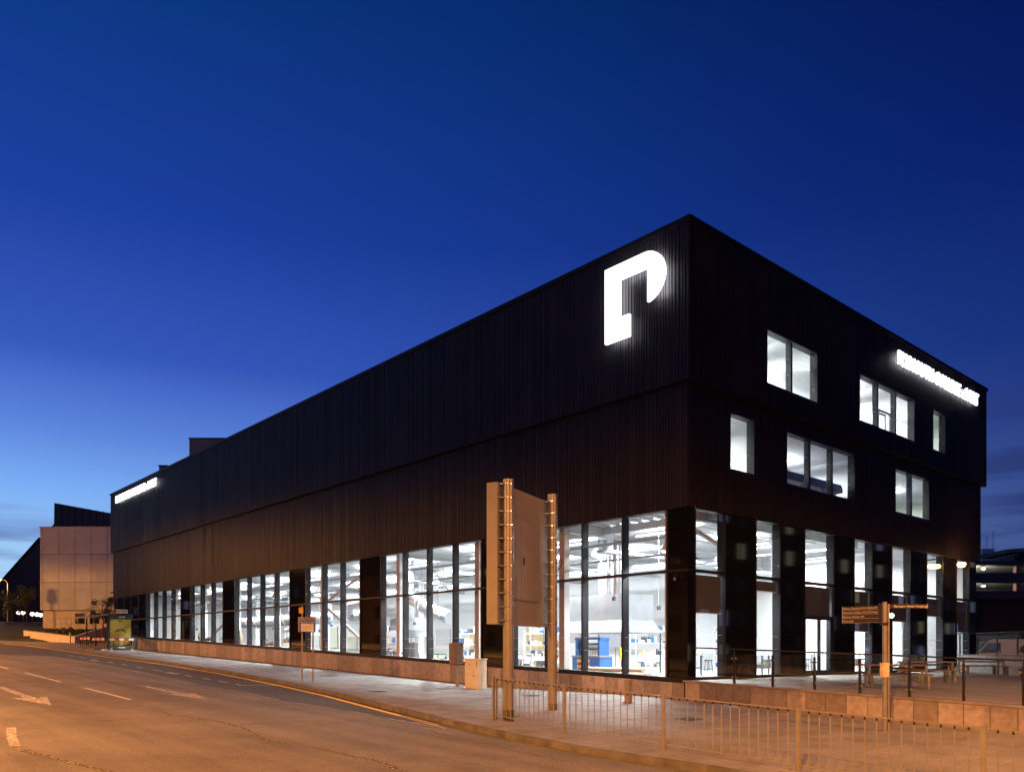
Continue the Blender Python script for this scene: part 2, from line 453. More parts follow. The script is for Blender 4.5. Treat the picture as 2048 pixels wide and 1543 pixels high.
bay = [(-8.0,47),(-8.0,45.6)],[(-8.0,44),(-8.02,42.6)],[(-8.04,41),(-8.08,39.6)],[(-8.15,37),(-8.2,35.7)],[(-8.25,34),(-8.3,32.8)],[(-8.3,31),(-8.36,29.9)],[(-8.42,28),(-8.46,26.4)],[(-8.55,23),(-8.58,22)],[(-8.6,20.6),(-8.63,19.7)],[(-8.65,18.7),(-8.7,17.6)],[(-8.75,16.6),(-8.83,15.9)]
for seg in bay: strip(list(seg), .09, 'bay_dash', 'paint_white', .012)
strip([(-8.83,15.9), (-8.2,15.5), (-7.6,15.2)], .08, 'bay_dash', 'paint_white', .012)
for seg in ([(-10.35,8.1),(-10.3,6.6)],[(-10.2,4.9),(-10.25,3.5)],[(-10.3,2.6),(-10.2,.9)],[(-10.4,10.2),(-10.38,9.2)]):
    strip(list(seg), .06, 'edge_dash', 'paint_faint', .012)
for y in (24.4, 38.2):
    me = text_mesh('TAXIS', .62, 'paint_white', .001)
    o = link('bay_lettering', me, road, (-8.75, y+1.3, rz_(y+1.3, .012))); o.rotation_euler = (0, math.atan(.0357), R(-90))
# cracked reinstatement scars
def jit(pts, k=3, amp=.05):
    out = []
    for a, b in zip(pts, pts[1:]):
        for i in range(k):
            t = i/k; out.append((a[0]+(b[0]-a[0])*t+random.uniform(-amp, amp), a[1]+(b[1]-a[1])*t))
    return out+[pts[-1]]
p = jit([(-14.9,9.5),(-14.75,8.0),(-14.9,6.6),(-15.0,6.1)]); strip(p, [random.uniform(.05,.12) for _ in p], 'tarmac_crack', 'asphalt_scar', .005)
p = jit([(-14.9,6.1),(-14.46,4.46),(-14.43,2.94),(-14.9,.5),(-14.97,.11)], 5); strip(p, [random.uniform(.06,.15) for _ in p], 'tarmac_crack', 'asphalt_scar', .005)
p = jit([(-14.85,.1),(-14.6,-1.44),(-14.44,-3.31),(-14.75,-5.2)], 6); strip(p, [random.uniform(.08,.17) for _ in p], 'tarmac_crack', 'asphalt_scar', .005)
p = jit([(-19.49,1.58),(-19.26,.53),(-19.05,-.76),(-18.8,-1.9)], 6, .03); strip(p, [random.uniform(.10,.2) for _ in p], 'tarmac_crack', 'asphalt_scar', .005)
p = jit([(-10.7,7.5),(-10.6,4.6),(-10.75,1.2),(-11.1,-2),(-11.4,-5.5)], 8, .05); strip(p, [random.uniform(.02,.07) for _ in p], 'tarmac_crack', 'asphalt_scar', .005)

# pavement: bedding, kerb stones, slabs
YP = sorted(set(YR + [y*.5 for y in range(-26, 30)]))
pav_rows = []
for y in YP:
    k = kerb_x(y)+.14
    xe = 3 if y > 65.5 or y < -13 else .05
    xe = 45 if y < -13.5 else (30 if y > 66 else xe)
    pav_rows.append([(k+(xe-k)*i/12, y, pav_z(k+(xe-k)*i/12, y)-.035) for i in range(13)])
pavement = sheet(pav_rows, 'pavement', 'paving_base', kind='structure')
kerb = MB()
def kpt(y, side, z):  # side 0 = road face, 1 = back
    return (kerb_x(y)+(.14 if side else 0), y, base_z(y)+z)
def kerb_box(m, a, b, ox=0):
    m.hexa([kpt(a,0,-.3),kpt(a,1,-.3),kpt(b,1,-.3),kpt(b,0,-.3),kpt(a,0,.012),kpt(a,1,.022),kpt(b,1,.022),kpt(b,0,.012)])
for a, b in zip(YR, YR[1:]):
    if a >= 28 or b <= -16: kerb_box(kerb, a, b)
kerb_o = kerb.build('kerb', 'kerb_granite', kind='structure')
y = -16.0
while y < 28:
    m = MB(); b = min(y+.905, 28); kerb_box(m, y+.006, b); m.build('kerb_stone', 'kerb_granite', kerb_o); y = b
# slabs: rows run out from the building, 0.6 m wide, 0.9 m long
rest = MB()
def slab(m, x0, x1, y0, y1, g=.011):
    x0 += g; x1 -= g; y0 += g; y1 -= g; dz = random.uniform(-.003, .003)
    c = [(x0,y0),(x1,y0),(x1,y1),(x0,y1)]
    m.hexa([(x,y,pav_z(x,y)-.05) for x,y in c]+[(x,y,pav_z(x,y)+dz) for x,y in c])
n_slab = 0
row = 0; y = -13.2
while y < 64.5:
    off = .45*(row % 2); near = y < 5.4
    x_end = -.36 if y < 0.05 else -.14
    start = max(kerb_x(y), kerb_x(y+.6))+.15
    x = x_end
    first = True
    while x - start > .12:
        L = (.9-off) if (first and off) else .9; first = False
        x2 = max(x-L, start)
        if x-x2 > .05:
            if near and n_slab < 300:
                m = MB(); slab(m, x2, x, y, y+.6); m.build('paving_slab', 'paving', pavement); n_slab += 1
            else: slab(rest, x2, x, y, y+.6)
        x = x2
    y += .6; row += 1
rest.build('far_paving_slabs', 'paving', pavement, kind='stuff')
sheet([[(x, y, pav_z(min(x,0), y)-.004) for x in (kerb_x(y)+.14, -3, 0, 3, 8, 15, 30)] for y in (64.7, 68, 70, 75, 80, 83, 86, 90, 96, 104)], 'forecourt', 'paving', kind='structure')
sheet([[(x, y, base_z(y)+.24) for x in (-9.9, 0, 20, 45)] for y in (-60, -30, -20, -13.3)], 'side_pavement', 'paving', kind='structure')
for loc, w, l in (((-4.5,-3.35), .62, .5), ((-3.4,18.7), .9, .65), ((-3.0,4.6), .5, .4), ((-6.3,9.5),.5,.5)):
    x, y = loc; z = pav_z(x, y)
    t = thing('drain_cover', {-3.35: 'dark iron grating set in the paving beside the guard railing', 18.7: 'dark iron cover in the pavement behind the taxi stand sign', 4.6: 'small iron cover in the pavement near the twin pole road sign', 9.5: 'square iron cover in the pavement between the cabinets and the kerb'}[y], 'drain cover', (x, y, z), 0)
    t.rotation_euler = (.0357, -.022, 0)
    fr = MB(); fr.box((-w/2-.03,-l/2-.03,-.02),(w/2+.03,-l/2,.008)).box((-w/2-.03,l/2,-.02),(w/2+.03,l/2+.03,.008)).box((-w/2-.03,-l/2,-.02),(-w/2,l/2,.008)).box((w/2,-l/2,-.02),(w/2+.03,l/2,.008)); fr.build('frame', 'iron', t)
    g = MB().box((-w/2,-l/2,-.02),(w/2,l/2,.0025))
    for i in range(7): g.box((-w/2+.04, -l/2+.03+i*(l-.06)/7, .003), (w/2-.04, -l/2+.03+i*(l-.06)/7+.03, .007))
    g.build('grate', 'iron', t)

# ------------------------------------------------------------ the college building
LX, LY = 26.95, 65.1
Z1, Z2, Z3 = 5.92, 10.16, 15.57
bld = thing('college_building', 'long black ribbed metal building with glowing ground floor windows and lit signs', 'building', (0,0,0))
def rects(holes, a0, a1, z0, z1):
    """wall face minus holes -> rectangles (a0,a1,z0,z1); holes share one sill and head height"""
    if not holes: return [(a0, a1, z0, z1)]
    hz0, hz1 = holes[0][2], holes[0][3]
    out = [(a0, a1, z0, hz0), (a0, a1, hz1, z1)]; p = a0
    for h in holes:
        out.append((p, h[0], hz0, hz1)); p = h[1]
    out.append((p, a1, hz0, hz1)); return out
WUP = [(4.53,8.36,10.97,13.06), (11.96,17.64,10.97,13.06), (19.79,21.40,10.97,13.06)]
WLO = [(2.45,4.09,7.48,9.59), (6.32,12.03,7.48,9.59), (16.02,19.95,7.48,9.59)]
OV = .22
def clad_wall(name, boxes):
    m = MB()
    for lo, hi in boxes: m.box(lo, hi)
    return m.build(name, 'cladding', bld)
up_front = clad_wall('upper_cladding_street', [((-OV, -OV, Z2), (.10, LY, Z3))])
up_side = clad_wall('upper_cladding_terrace', [((a, -OV, b), (c, .10, d)) for a, c, b, d in rects(WUP, .10, LX+OV, Z2, Z3)])
lo_front = clad_wall('lower_cladding_street', [((0, 0, Z1), (.30, LY, Z2-.002))])
lo_side = clad_wall('lower_cladding_terrace', [((a, 0, b), (c, .30, d)) for a, c, b, d in rects(WLO, .30, LX, Z1, Z2-.002)])
def rib_positions(a0, a1, seed):
    rg = random.Random(seed); p = a0+.03; out = []
    while p < a1-.08:
        w = rg.choice((.035, .04, .05)); out.append((p, p+w)); p += w + rg.choice((.05, .06, .06, .08, .11))
    return out
def ribs(parent, axis, a0, a1, z0, z1, holes, seed, plane):
    m = MB(); rg = random.Random(seed+1)
    for p, q in rib_positions(a0, a1, seed):
        d = rg.choice((.018, .022, .027))
        spans = [(z0, z1)]
        for h in holes:
            if q > h[0]-.05 and p < h[1]+.05: spans = [(z0, h[2]-.06), (h[3]+.06, z1)]
        for s, e in spans:
            if axis == 'y': m.box((plane-d, p, s), (plane+.002, q, e))
            else: m.box((p, plane-d, s), (q, plane+.002, e))
    m.build('cladding_ribs', 'cladding', parent, kind='stuff')
ribs(up_front, 'y', -OV, LY, Z2, Z3-.16, [], 3, -OV)
ribs(lo_front, 'y', 0, LY, Z1, Z2-.05, [], 5, 0)
ribs(up_side, 'x', -OV, LX+OV, Z2, Z3-.16, WUP, 8, -OV)
ribs(lo_side, 'x', 0, LX, Z1, Z2-.05, WLO, 9, 0)
cap = MB().box((-OV-.07, -OV-.07, Z3-.14), (.14, LY+.03, Z3+.03)).box((.14, -OV-.07, Z3-.14), (LX+OV+.07, .14, Z3+.03)).box((LX+OV-.2, .14, Z3-.14), (LX+OV+.07, LY+.03, Z3+.03)).box((.14, LY-.2, Z3-.14), (LX+OV-.2, LY+.03, Z3+.03))
cap.build('parapet_cap', 'cladding_dark', bld)
MB().box((.14, .14, Z3-.5), (LX+OV-.2, LY-.2, Z3-.36)).build('roof', 'roof_felt', bld)
MB().box((LX-.05, .301, Z1), (LX+OV-.02, LY-.31, Z3-.14)).box((.31, LY-.3, -.4), (LX+OV-.02, LY-.005, Z3-.14)).box((LX-.30, .35, -.4), (LX-.05, LY-.31, Z1)).build('rear_cladding', 'cladding_dark', bld)
MB().box((-.02, 0.02, Z1-.035), (.35, LY-.02, Z1-.001)).box((.35, .02, Z1-.035), (LX-.02, .35, Z1-.001)).build('soffit', 'cladding_dark', bld)
MB().box((-OV+.005, -OV+.005, Z2-.03), (.02, LY-.01, Z2-.001)).box((.02, -OV+.005, Z2-.03), (LX+OV-.01, .02, Z2-.001)).build('step_trim', 'cladding_dark', bld)
# roof plant
for loc, d, nm, lb in (((5.13,59.87,Z3-.37),(4.6,4.0,5.55),'roof_plant_housing','flat grey plant housing on the roof of the black building'), ((3.15,62.1,Z3-.37),(.75,.9,3.1),'roof_vent','small low vent box on the roof edge beside the plant housing')):
    t = thing(nm, lb, 'roof plant', loc, R(-41.578))
    MB().box((0,0,0),(d[0],d[1],d[2]-.12)).build('casing', 'building_grey', t)
    MB().box((-.05,-.05,d[2]-.119),(d[0]+.05,d[1]+.05,d[2])).build('lid', 'cladding_dark', t)
# --- street side curtain wall
def sill_z(y): return -.10 + .0385*y
MOD = 2.036; Y0 = .91; TR = 3.76; GX = .10
DARK = {4, 9, 13, 18, 22, 27, 28, 29, 30, 31}
cw = MB()
n_mod = 32
yend = LY-.25
def slopebox(m, x0, x1, y0, y1, zb0, zt0):
    """box whose bottom and top follow the street slope: zb0/zt0 are offsets from the sill line"""
    m.hexa([(x0,y0,sill_z(y0)+zb0),(x1,y0,sill_z(y0)+zb0),(x1,y1,sill_z(y1)+zb0),(x0,y1,sill_z(y1)+zb0),(x0,y0,sill_z(y0)+zt0),(x1,y0,sill_z(y0)+zt0),(x1,y1,sill_z(y1)+zt0),(x0,y1,sill_z(y1)+zt0)])
slopebox(cw, -.10, .36, .04, yend, .0, .15)
curtain = cw.build('street_window_sill', 'frame_metal', bld)
def pane(x0, x1, y0, y1, ztop, zbot_fn, mat, name):
    m = MB().hexa([(x0,y0,zbot_fn(y0)),(x1,y0,zbot_fn(y0)),(x1,y1,zbot_fn(y1)),(x0,y1,zbot_fn(y1)),(x0,y0,ztop),(x1,y0,ztop),(x1,y1,ztop),(x0,y1,ztop)])
    return m.build(name, mat, curtain)
sz = lambda y: sill_z(y)+.15
for k in range(n_mod+1):
    y = Y0+MOD*k if k < n_mod else yend
    if k < n_mod or True:
        m = MB().box((GX-.07, y-.035, sz(y)-.02), (GX+.27, y+.035, Z1-.036)); m.build('mullion', 'frame_metal', curtain)
for k in range(n_mod):
    a = Y0+MOD*k+.036; b = min(Y0+MOD*(k+1)-.036, yend-.036)
    if b-a < .2: continue
    bx('transom', (GX-.05, a, TR-.045), (GX+.20, b, TR+.045), 'frame_metal', curtain)
    if k in DARK:
        pane(GX-.02, GX+.02, a, b, TR-.046, sz, 'spandrel_glass', 'spandrel_panel'); pane(GX-.02, GX+.02, a, b, Z1-.036, lambda y: TR+.046, 'spandrel_glass', 'spandrel_panel')
        pane(GX+.19, GX+.21, a, b, Z1-.036, sz, 'room_white', 'lining_board')
    else:
        pane(GX-.012, GX+.012, a, b, TR-.046, sz, 'pane_glass', 'pane'); pane(GX-.012, GX+.012, a, b, Z1-.036, lambda y: TR+.046, 'pane_glass', 'pane')
# corner: dark panels on both faces
MB().box((GX-.03, GX-.03, .05), (GX+.02, Y0-.036, TR-.04)).box((GX-.03, GX-.03, TR+.04), (GX+.02, Y0-.036, Z1-.036)).build('corner_panel', 'spandrel_glass', curtain)
MB().box((GX-.05, GX-.05, TR-.039), (GX+.25, Y0-.036, TR+.039)).build('transom', 'frame_metal', curtain)
MB().box((GX+.19, GX+.22, .05), (GX+.22, Y0-.036, Z1-.036)).build('lining_board', 'cladding_dark', curtain)
def dots(parent, pts, nrm):
    m = MB()
    for c in pts:
        c = Vector(c); n = len(m.v)
        for i in range(6):
            a = i*math.pi/3; u = .017*math.cos(a); v = .017*math.sin(a)
            m.v.append((c.x, c.y+u, c.z+v) if nrm == 'x' else (c.x+u, c.y, c.z+v))
        m.f.append(tuple(range(n, n+6)))
    m.build('glass_marker_dots', 'dot_white', parent, kind='stuff')
P = []
for k in range(13):
    if k in DARK: continue
    a = Y0+MOD*k+.12
    for i in range(19):
        for z in (1.0, 1.48):
            if z+.018*k > sz(a)+.1: P.append((GX-.018, a+i*.1, z+.018*k))
dots(curtain, P, 'x')
# --- terrace side curtain wall
OPEN = [(.46,2.30),(4.26,6.0),(7.83,10.27),(12.08,13.81),(15.82,17.86),(19.78,21.81),(23.61,25.44)]
BLIND = [2.32, 3.27, 2.42, 1.86, 2.40, 2.75, 2.0]
XE = LX-.45
side = MB().box((.04, -.04, -.06), (XE, .34, .09)).build('terrace_window_sill', 'frame_metal', bld)
edges = [GX+.03]
for a, b in OPEN: edges += [a, b]
edges.append(XE)
GY = .10
for i, (a, b) in enumerate(zip(edges, edges[1:])):
    dark = i % 2 == 0
    if dark:
        mid = [a, (a+b)/2, b] if b-a > 1.5 else [a, b]
        for p, q in zip(mid, mid[1:]):
            if i == 0 and p == a: p = GX+.021
            bx('spandrel_panel', (p+.012, GY-.02, .09), (q-.012, GY+.02, TR-.012), 'spandrel_glass', side)
            bx('spandrel_panel', (p+.012, GY-.02, TR+.012), (q-.012, GY+.02, Z1-.036), 'spandrel_glass', side)
        bx('lining_board', (max(a, GX+.24), GY+.26, .09), (b, GY+.28, Z1-.036), 'dark_item' if i == 2 else 'room_white', side)
    else:
        j = i//2
        for x, s in ((a, 1), (b, -1)):
            bx('jamb', (min(x, x+s*.05), GY-.06, .09), (max(x, x+s*.05), GY+.28, Z1-.036), 'frame_metal', side)
        bx('transom', (a+.051, GY-.05, TR-.05), (b-.051, GY+.2, TR+.05), 'frame_metal', side)
        bx('pane', (a+.051, GY-.012, TR+.05), (b-.051, GY+.012, Z1-.036), 'pane_glass', side)
        if j == 2:
            mid = (a+b)/2+.05
            d = MB().box((a+.051, GY-.04, 2.28), (b-.051, GY+.06, 2.44)).box((a+.051, GY-.04, .09), (a+.12, GY+.06, 2.28)).box((b-.30, GY-.04, .09), (b-.051, GY+.06, 2.28)).box((mid-.06, GY-.04, .09), (mid+.06, GY+.06, 2.28)).box((a+.12, GY-.04, .09), (mid-.06, GY+.06, .20)).box((mid+.06, GY-.04, .09), (b-.30, GY+.06, .20)).build('door', 'frame_metal', bld)
            bx('door_pane', (a+.121, GY-.01, .20), (mid-.061, GY+.01, 2.279), 'pane_glass', d); bx('door_pane', (mid+.061, GY-.01, .20), (b-.301, GY+.01, 2.279), 'pane_glass', d)
            MB().tube([(mid-.09, GY-.09, .8), (mid-.09, GY-.09, 1.5)], .014, 8).build('door_handle', 'clip_steel', d); MB().tube([(mid+.09, GY-.09, .8), (mid+.09, GY-.09, 1.5)], .014, 8).build('door_handle', 'clip_steel', d)
            bx('pane', (a+.051, GY-.012, 2.441), (b-.051, GY+.012, TR-.05), 'pane_glass', side)
            bx('exit_light', (mid-.05, GY+.2, 2.42), (mid+.35, GY+.26, 2.52), 'exit_green', bld)
        else:
            bx('pane', (a+.051, GY-.012, .09), (b-.051, GY+.012, TR-.05), 'pane_glass', side)
            dots(side, [(a+.12+q*.1, GY-.018, z) for q in range(int((b-a-.2)/.1)) for z in (1.05, 1.55)], 'y')
        bl = MB().box((a+.08, GY+.10, BLIND[j]), (b-.10, GY+.106, TR-.12)).build('roller_blind', 'blind', bld)
        MB().tube([(a+.08, GY+.103, BLIND[j]), (b-.10, GY+.103, BLIND[j])], .018, 8).build('bottom_bar', 'steel_white', bl)
# --- upper windows
for h, nm, yp in [(h, n, -OV) for h, n in zip(WUP, (2, 3, 1))] + [(h, n, 0.) for h, n in zip(WLO, (1, 3, 2))]:
    a, b, z0, z1 = h
    fr = MB().box((a, yp-.02, z0), (b, yp+.30, z0+.06)).box((a, yp-.02, z1-.06), (b, yp+.30, z1)).box((a, yp-.02, z0+.06), (a+.06, yp+.30, z1-.06)).box((b-.06, yp-.02, z0+.06), (b, yp+.30, z1-.06))
    f = fr.build('window_frame', 'frame_metal', bld)
    w = (b-a-.12)/nm
    for i in range(nm):
        if i: bx('mullion', (a+.06+w*i-.06, yp+.05, z0+.06), (a+.06+w*i+.06, yp+.28, z1-.06), 'frame_metal', f)
        l = a+.06+w*i+(.061 if i else .001); r = a+.06+w*(i+1)-(.061 if i < nm-1 else .001)
        bx('pane', (l, yp+.12, z0+.06), (r, yp+.14, z1-.06), 'pane_glass', f)
    dots(f, [(a+.16+q*.11, yp+.115, z) for q in range(int((b-a-.3)/.11)) for z in (z0+.75, z0+1.35)], 'y')

# --- stone plinth below the street windows
pl = MB()
NY = 26
for i in range(NY):
    a = .0+(LY-.2)*i/NY; b = (LY-.2)*(i+1)/NY
    pl.hexa([(-.05,a,pav_z(0,a)-.3),(.3,a,pav_z(0,a)-.3),(.3,b,pav_z(0,b)-.3),(-.05,b,pav_z(0,b)-.3),(-.05,a,sill_z(a)-.002),(.3,a,sill_z(a)-.002),(.3,b,sill_z(b)-.002),(-.05,b,sill_z(b)-.002)])
plinth = pl.build('plinth', 'mortar', bld)
def stone_panel(x0, x1, a, b, zb, zt, parent, mat='stone'):
    dx = random.uniform(0, .006)
    m = MB().hexa([(x0-dx,a,zb(a)),(x1,a,zb(a)),(x1,b,zb(b)),(x0-dx,b,zb(b)),(x0-dx,a,zt(a)),(x1,a,zt(a)),(x1,b,zt(b)),(x0-dx,b,zt(b))])
    return m.build('stone_panel', mat, parent)
y = .02
while y < LY-.6:
    w = random.choice((.55, .6, .6, .65)); b = min(y+w, LY-.2)
    stone_panel(-.085, -.049, y+.009, b-.009, lambda q: pav_z(0, q)-.2, lambda q: sill_z(q)-.012, plinth); y = b

# ------------------------------------------------------------ terrace
def terr_z(y): return .0357*min(y, 0)
terrace = sheet([[(x, y, terr_z(y)-.02) for x in (-.2, 5, 10, 15, 26, 40)] for y in (-13.3, -10, -7, -4, -2, -1, -.02)], 'terrace', 'deck_paving', kind='structure')
for x in [i*.9 for i in range(0, 28)]:
    MB().hexa([(x,-13.2,terr_z(-13.2)-.05),(x+.885,-13.2,terr_z(-13.2)-.05),(x+.885,-.06,terr_z(-.06)-.05),(x,-.06,terr_z(-.06)-.05),(x,-13.2,terr_z(-13.2)-.004),(x+.885,-13.2,terr_z(-13.2)-.004),(x+.885,-.06,terr_z(-.06)-.004),(x,-.06,terr_z(-.06)-.004)]).build('paving_course', 'deck_paving', terrace)
tw = thing('terrace_wall', 'low brown stone retaining wall with coping along the front of the terrace', 'wall', (0,0,0))
core = MB().hexa([(-.27,-13.3,-1.7),(-.04,-13.3,-1.7),(-.04,-.03,-1.2),(-.27,-.03,-1.2),(-.27,-13.3,terr_z(-13.3)-.06),(-.04,-13.3,terr_z(-13.3)-.06),(-.04,-.03,-.06),(-.27,-.03,-.06)]).build('wall_core', 'mortar', tw)
y = -.12
while y > -13.0:
    b = y; a = max(y-.62, -13.2)
    stone_panel(-.32, -.268, a+.009, b-.009, lambda q: pav_z(-.3, q)-.2, lambda q: terr_z(q)-.055, tw)
    y = a
cops = y = -.04
while y > -13.0:
    a = max(y-1.35, -13.3)
    MB().hexa([(-.36,a+.004,terr_z(a)-.05),(.0,a+.004,terr_z(a)-.05),(.0,y-.004,terr_z(y)-.05),(-.36,y-.004,terr_z(y)-.05),(-.36,a+.004,terr_z(a)+.012),(.0,a+.004,terr_z(a)+.012),(.0,y-.004,terr_z(y)+.012),(-.36,y-.004,terr_z(y)+.012)]).build('coping_stone', 'stone_coping', tw)
    y = a
MB().hexa([(-.78,-13.2,pav_z(-.7,-13.2)-.1),(-.37,-13.2,pav_z(-.37,-13.2)-.1),(-.37,-.05,pav_z(-.37,0)-.1),(-.78,-.05,pav_z(-.78,0)-.1),(-.78,-13.2,pav_z(-.7,-13.2)+.012),(-.37,-13.2,pav_z(-.37,-13.2)+.014),(-.37,-.05,pav_z(-.37,0)+.014),(-.78,-.05,pav_z(-.78,0)+.012)]).build('base_strip', 'stone_coping', tw)
# glass balustrade along the terrace edge
bal = thing('glass_balustrade', 'glass balustrade with black posts and handrail on the terrace edge', 'balustrade', (-.18, 0, 0))
posts_y = [-.62] + [-1.93-1.365*i for i in range(9)]
for i, y in enumerate(posts_y):
    if i: bx('post', (-.03, y-.03, terr_z(y)+.012), (.03, y+.03, terr_z(y)+.98), 'black_paint', bal); MB().tube([(0,y,terr_z(y)+.98),(0,y,terr_z(y)+1.10)], .013, 8).build('rail_stem', 'black_paint', bal)
hr = MB().bar((0,-.35,1.115+terr_z(-.35)), (0,posts_y[-1],1.115+terr_z(posts_y[-1])), .05, .045); hr.build('handrail', 'black_paint', bal)
for a, b in zip(posts_y, posts_y[1:]):
    y0, y1 = b+.055, a-.055
    MB().hexa([(-.006,y0,terr_z(y0)+.09),(.006,y0,terr_z(y0)+.09),(.006,y1,terr_z(y1)+.09),(-.006,y1,terr_z(y1)+.09),(-.006,y0,terr_z(y0)+.95),(.006,y0,terr_z(y0)+.95),(.006,y1,terr_z(y1)+.95),(-.006,y1,terr_z(y1)+.95)]).build('glass_panel', 'balustrade_glass', bal)
    for yy in (y0, y1):
        for z in (.22, .82):
            s = 1 if yy == y0 else -1
            bx('clamp', (-.022, min(yy-s*.03, yy+s*.04), terr_z(yy)+z-.022), (.022, max(yy-s*.03, yy+s*.04), terr_z(yy)+z+.022), 'clip_steel', bal)

# ------------------------------------------------------------ signs on the facade
pc = [(3.37,12.18),(3.37,14.87)]
for i in range(0, 19):
    a = R(90-i*9.49); pc.append((1.55-.88*math.cos(a), 13.99+.88*math.sin(a)))
pc += [(1.41,14.31),(2.67,14.31),(2.67,12.96),(2.23,12.96),(2.23,12.18)]
ps = thing('letter_sign', 'large glowing white letter P mounted high on the black cladding', 'sign', (-.46, 2.07, 12.15))
f = MB().prism([(-.02, y-2.2, z-12.2) for y, z in pc], (-.11, 0, 0)).build('letter', 'sign_light', ps)
for yy, zz in ((3.1,12.5),(3.1,14.5),(1.2,14.3)): MB().tube([(-.02, yy-2.2, zz-12.2), (.23, yy-2.2, zz-12.2)], .02, 6).build('stand_off', 'frame_metal', ps)
for w, h, y, z, e in ((.66,2.6,3.02,13.52,48), (1.6,.5,1.85,14.58,32), (.55,1.0,1.10,13.85,24)):
    lamp('halo_light', 'AREA', ps, (.012, y-2.2, z-12.2), e, (.90,.93,1.0), (0, R(-90), 0), shape='RECTANGLE', size=h, size_y=w)
t = thing('name_sign', 'glowing white name lettering at the terrace end of the parapet', 'sign', (15.37, -.42, 14.22))
me = text_mesh('PLYMOUTH COLLEGE of ART', .86, 'sign_light', .05, .012, width=9.9)
o = link('lettering', me, t); o.rotation_euler = (R(90), 0, 0)
bx('mounting_rail', (0, .06, .12), (9.9, .09, .16), 'frame_metal', t); bx('mounting_rail', (0, .06, .45), (9.9, .09, .49), 'frame_metal', t)
lamp('halo_light', 'AREA', t, (4.95, .055, .32), 170, (.90,.93,1.0), (R(90), 0, 0), shape='RECTANGLE', size=9.7, size_y=.5)
t = thing('name_sign', 'glowing white name lettering at the far street end of the parapet', 'sign', (-.42, 62.8, 14.42))
me = text_mesh('PLYMOUTH COLLEGE of ART', .86, 'sign_light', .05, .012, width=10.8)
o = link('lettering', me, t); o.rotation_euler = (R(90), 0, R(-90))
bx('mounting_rail', (.06, -10.8, .12), (.09, 0, .16), 'frame_metal', t); bx('mounting_rail', (.06, -10.8, .45), (.09, 0, .49), 'frame_metal', t)

lamp('halo_light', 'AREA', t, (.055, -5.4, .32), 170, (.90,.93,1.0), (R(90), 0, R(-90)), shape='RECTANGLE', size=10.6, size_y=.5)

# ------------------------------------------------------------ rooms
hall = MB()
hall.box((.32, .40, -.5), (LX-.31, LY-.31, -.02))
MB().box((.32, .40, -.5), (LX-.31, LY-.31, -.02)).build('hall_floor', 'room_floor', bld)
MB().box((.32, .32, 6.30), (LX-.31, LY-.31, 6.45)).build('hall_ceiling', 'ceiling_deck', bld)
bx('header_lining', (.31, .35, 5.95), (.36, LY-.4, 6.30), 'room_white', bld)
dk = MB()
for i in range(108): dk.box((.4, 1.0+i*.58, 6.22), (14.9, 1.0+i*.58+.26, 6.299))
dk.build('ceiling_deck_ribs', 'ceiling_deck', bld, kind='stuff')
bx('partition', (15.0, 11.0, -.02), (15.15, LY-.31, 6.22), 'room_white', bld)
bx('partition', (15.151, 11.0, -.02), (LX-.31, 11.15, 6.22), 'room_white', bld)
bx('partition', (LX-.35, .40, -.02), (LX-.311, 10.99, 6.22), 'room_white', bld)
bx('partition', (.40, LY-.40, -.02), (14.99, LY-.311, 6.22), 'room_white', bld)
for x0, x1 in ((19.2, 19.3), (22.9, 23.0)): bx('partition', (x0, 2.6, -.02), (x1, 10.9, 6.22), 'room_white', bld)
for y in (1.3, 6.65, 12.1, 18.5, 26.5, 32.6, 38.7, 44.8, 50.9, 57):
    bx('column', (.62, y-.14, -.02), (.92, y+.16, 6.22), 'boarded_column' if y in (1.3, 12.1, 6.65) else 'steel_white', bld)
    bx('column', (7.6, y-.12, -.02), (7.85, y+.12, 5.8), 'steel_white', bld)
    bm = MB().box((.93, y-.10, 5.80), (14.99, y+.10, 5.84)).box((.93, y-.10, 6.17), (14.99, y+.10, 6.21)).box((.93, y-.012, 5.84), (14.99, y+.012, 6.17)); bm.build('roof_beam', 'steel_white', bld)
for x in (4.2, 11.5): bx('roof_beam', (x, .45, 5.92), (x+.12, 57, 6.16), 'steel_white', bld)
for a, b in (((.78,26.5,3.75),(.78,20.0,5.95)), ((.78,26.5,3.7),(.78,20.2,.55)), ((.78,44.8,5.9),(.78,38.9,4.0)), ((.78,38.9,3.9),(.78,44.6,1.6)), ((1.2,1.6,5.9),(4.6,1.0,4.6)), ((16.6,1.2,1.0),(17.6,1.2,5.6))):
    MB().tube([a, b], .085, 10).build('brace', 'steel_white', bld, True)
for x in (3.0, 17.5, 22.0): bx('roof_beam', (x, .45, 5.9), (x+.14, 10.9, 6.2), 'steel_white', bld)
# upper rooms behind the terrace front
for z0, z1, mt, nm in ((6.60, 10.02, 'room_cream', 'first'), (10.30, 14.6, 'room_cream', 'second')):
    bx('room_floor', (.32, .32, z0-.13), (LX-.31, 8.0, z0), 'room_floor', bld); bx('room_ceiling', (.32, .32, z1-.1), (LX-.31, 8.0, z1), 'room_white', bld)
    bx('partition', (.32, 8.0, z0), (LX-.31, 8.1, z1), mt, bld); bx('partition', (.32, .36, z0), (.40, 7.99, z1), mt, bld); bx('partition', (LX-.42, .36, z0), (LX-.32, 7.99, z1), mt, bld)
for x, z0, z1 in ((4.9,6.6,9.9), (14.2,6.6,9.9), (9.6,10.3,14.5), (18.8,10.3,14.5)): bx('partition', (x, .5, z0), (x+.1, 7.99, z1), 'room_white', bld)

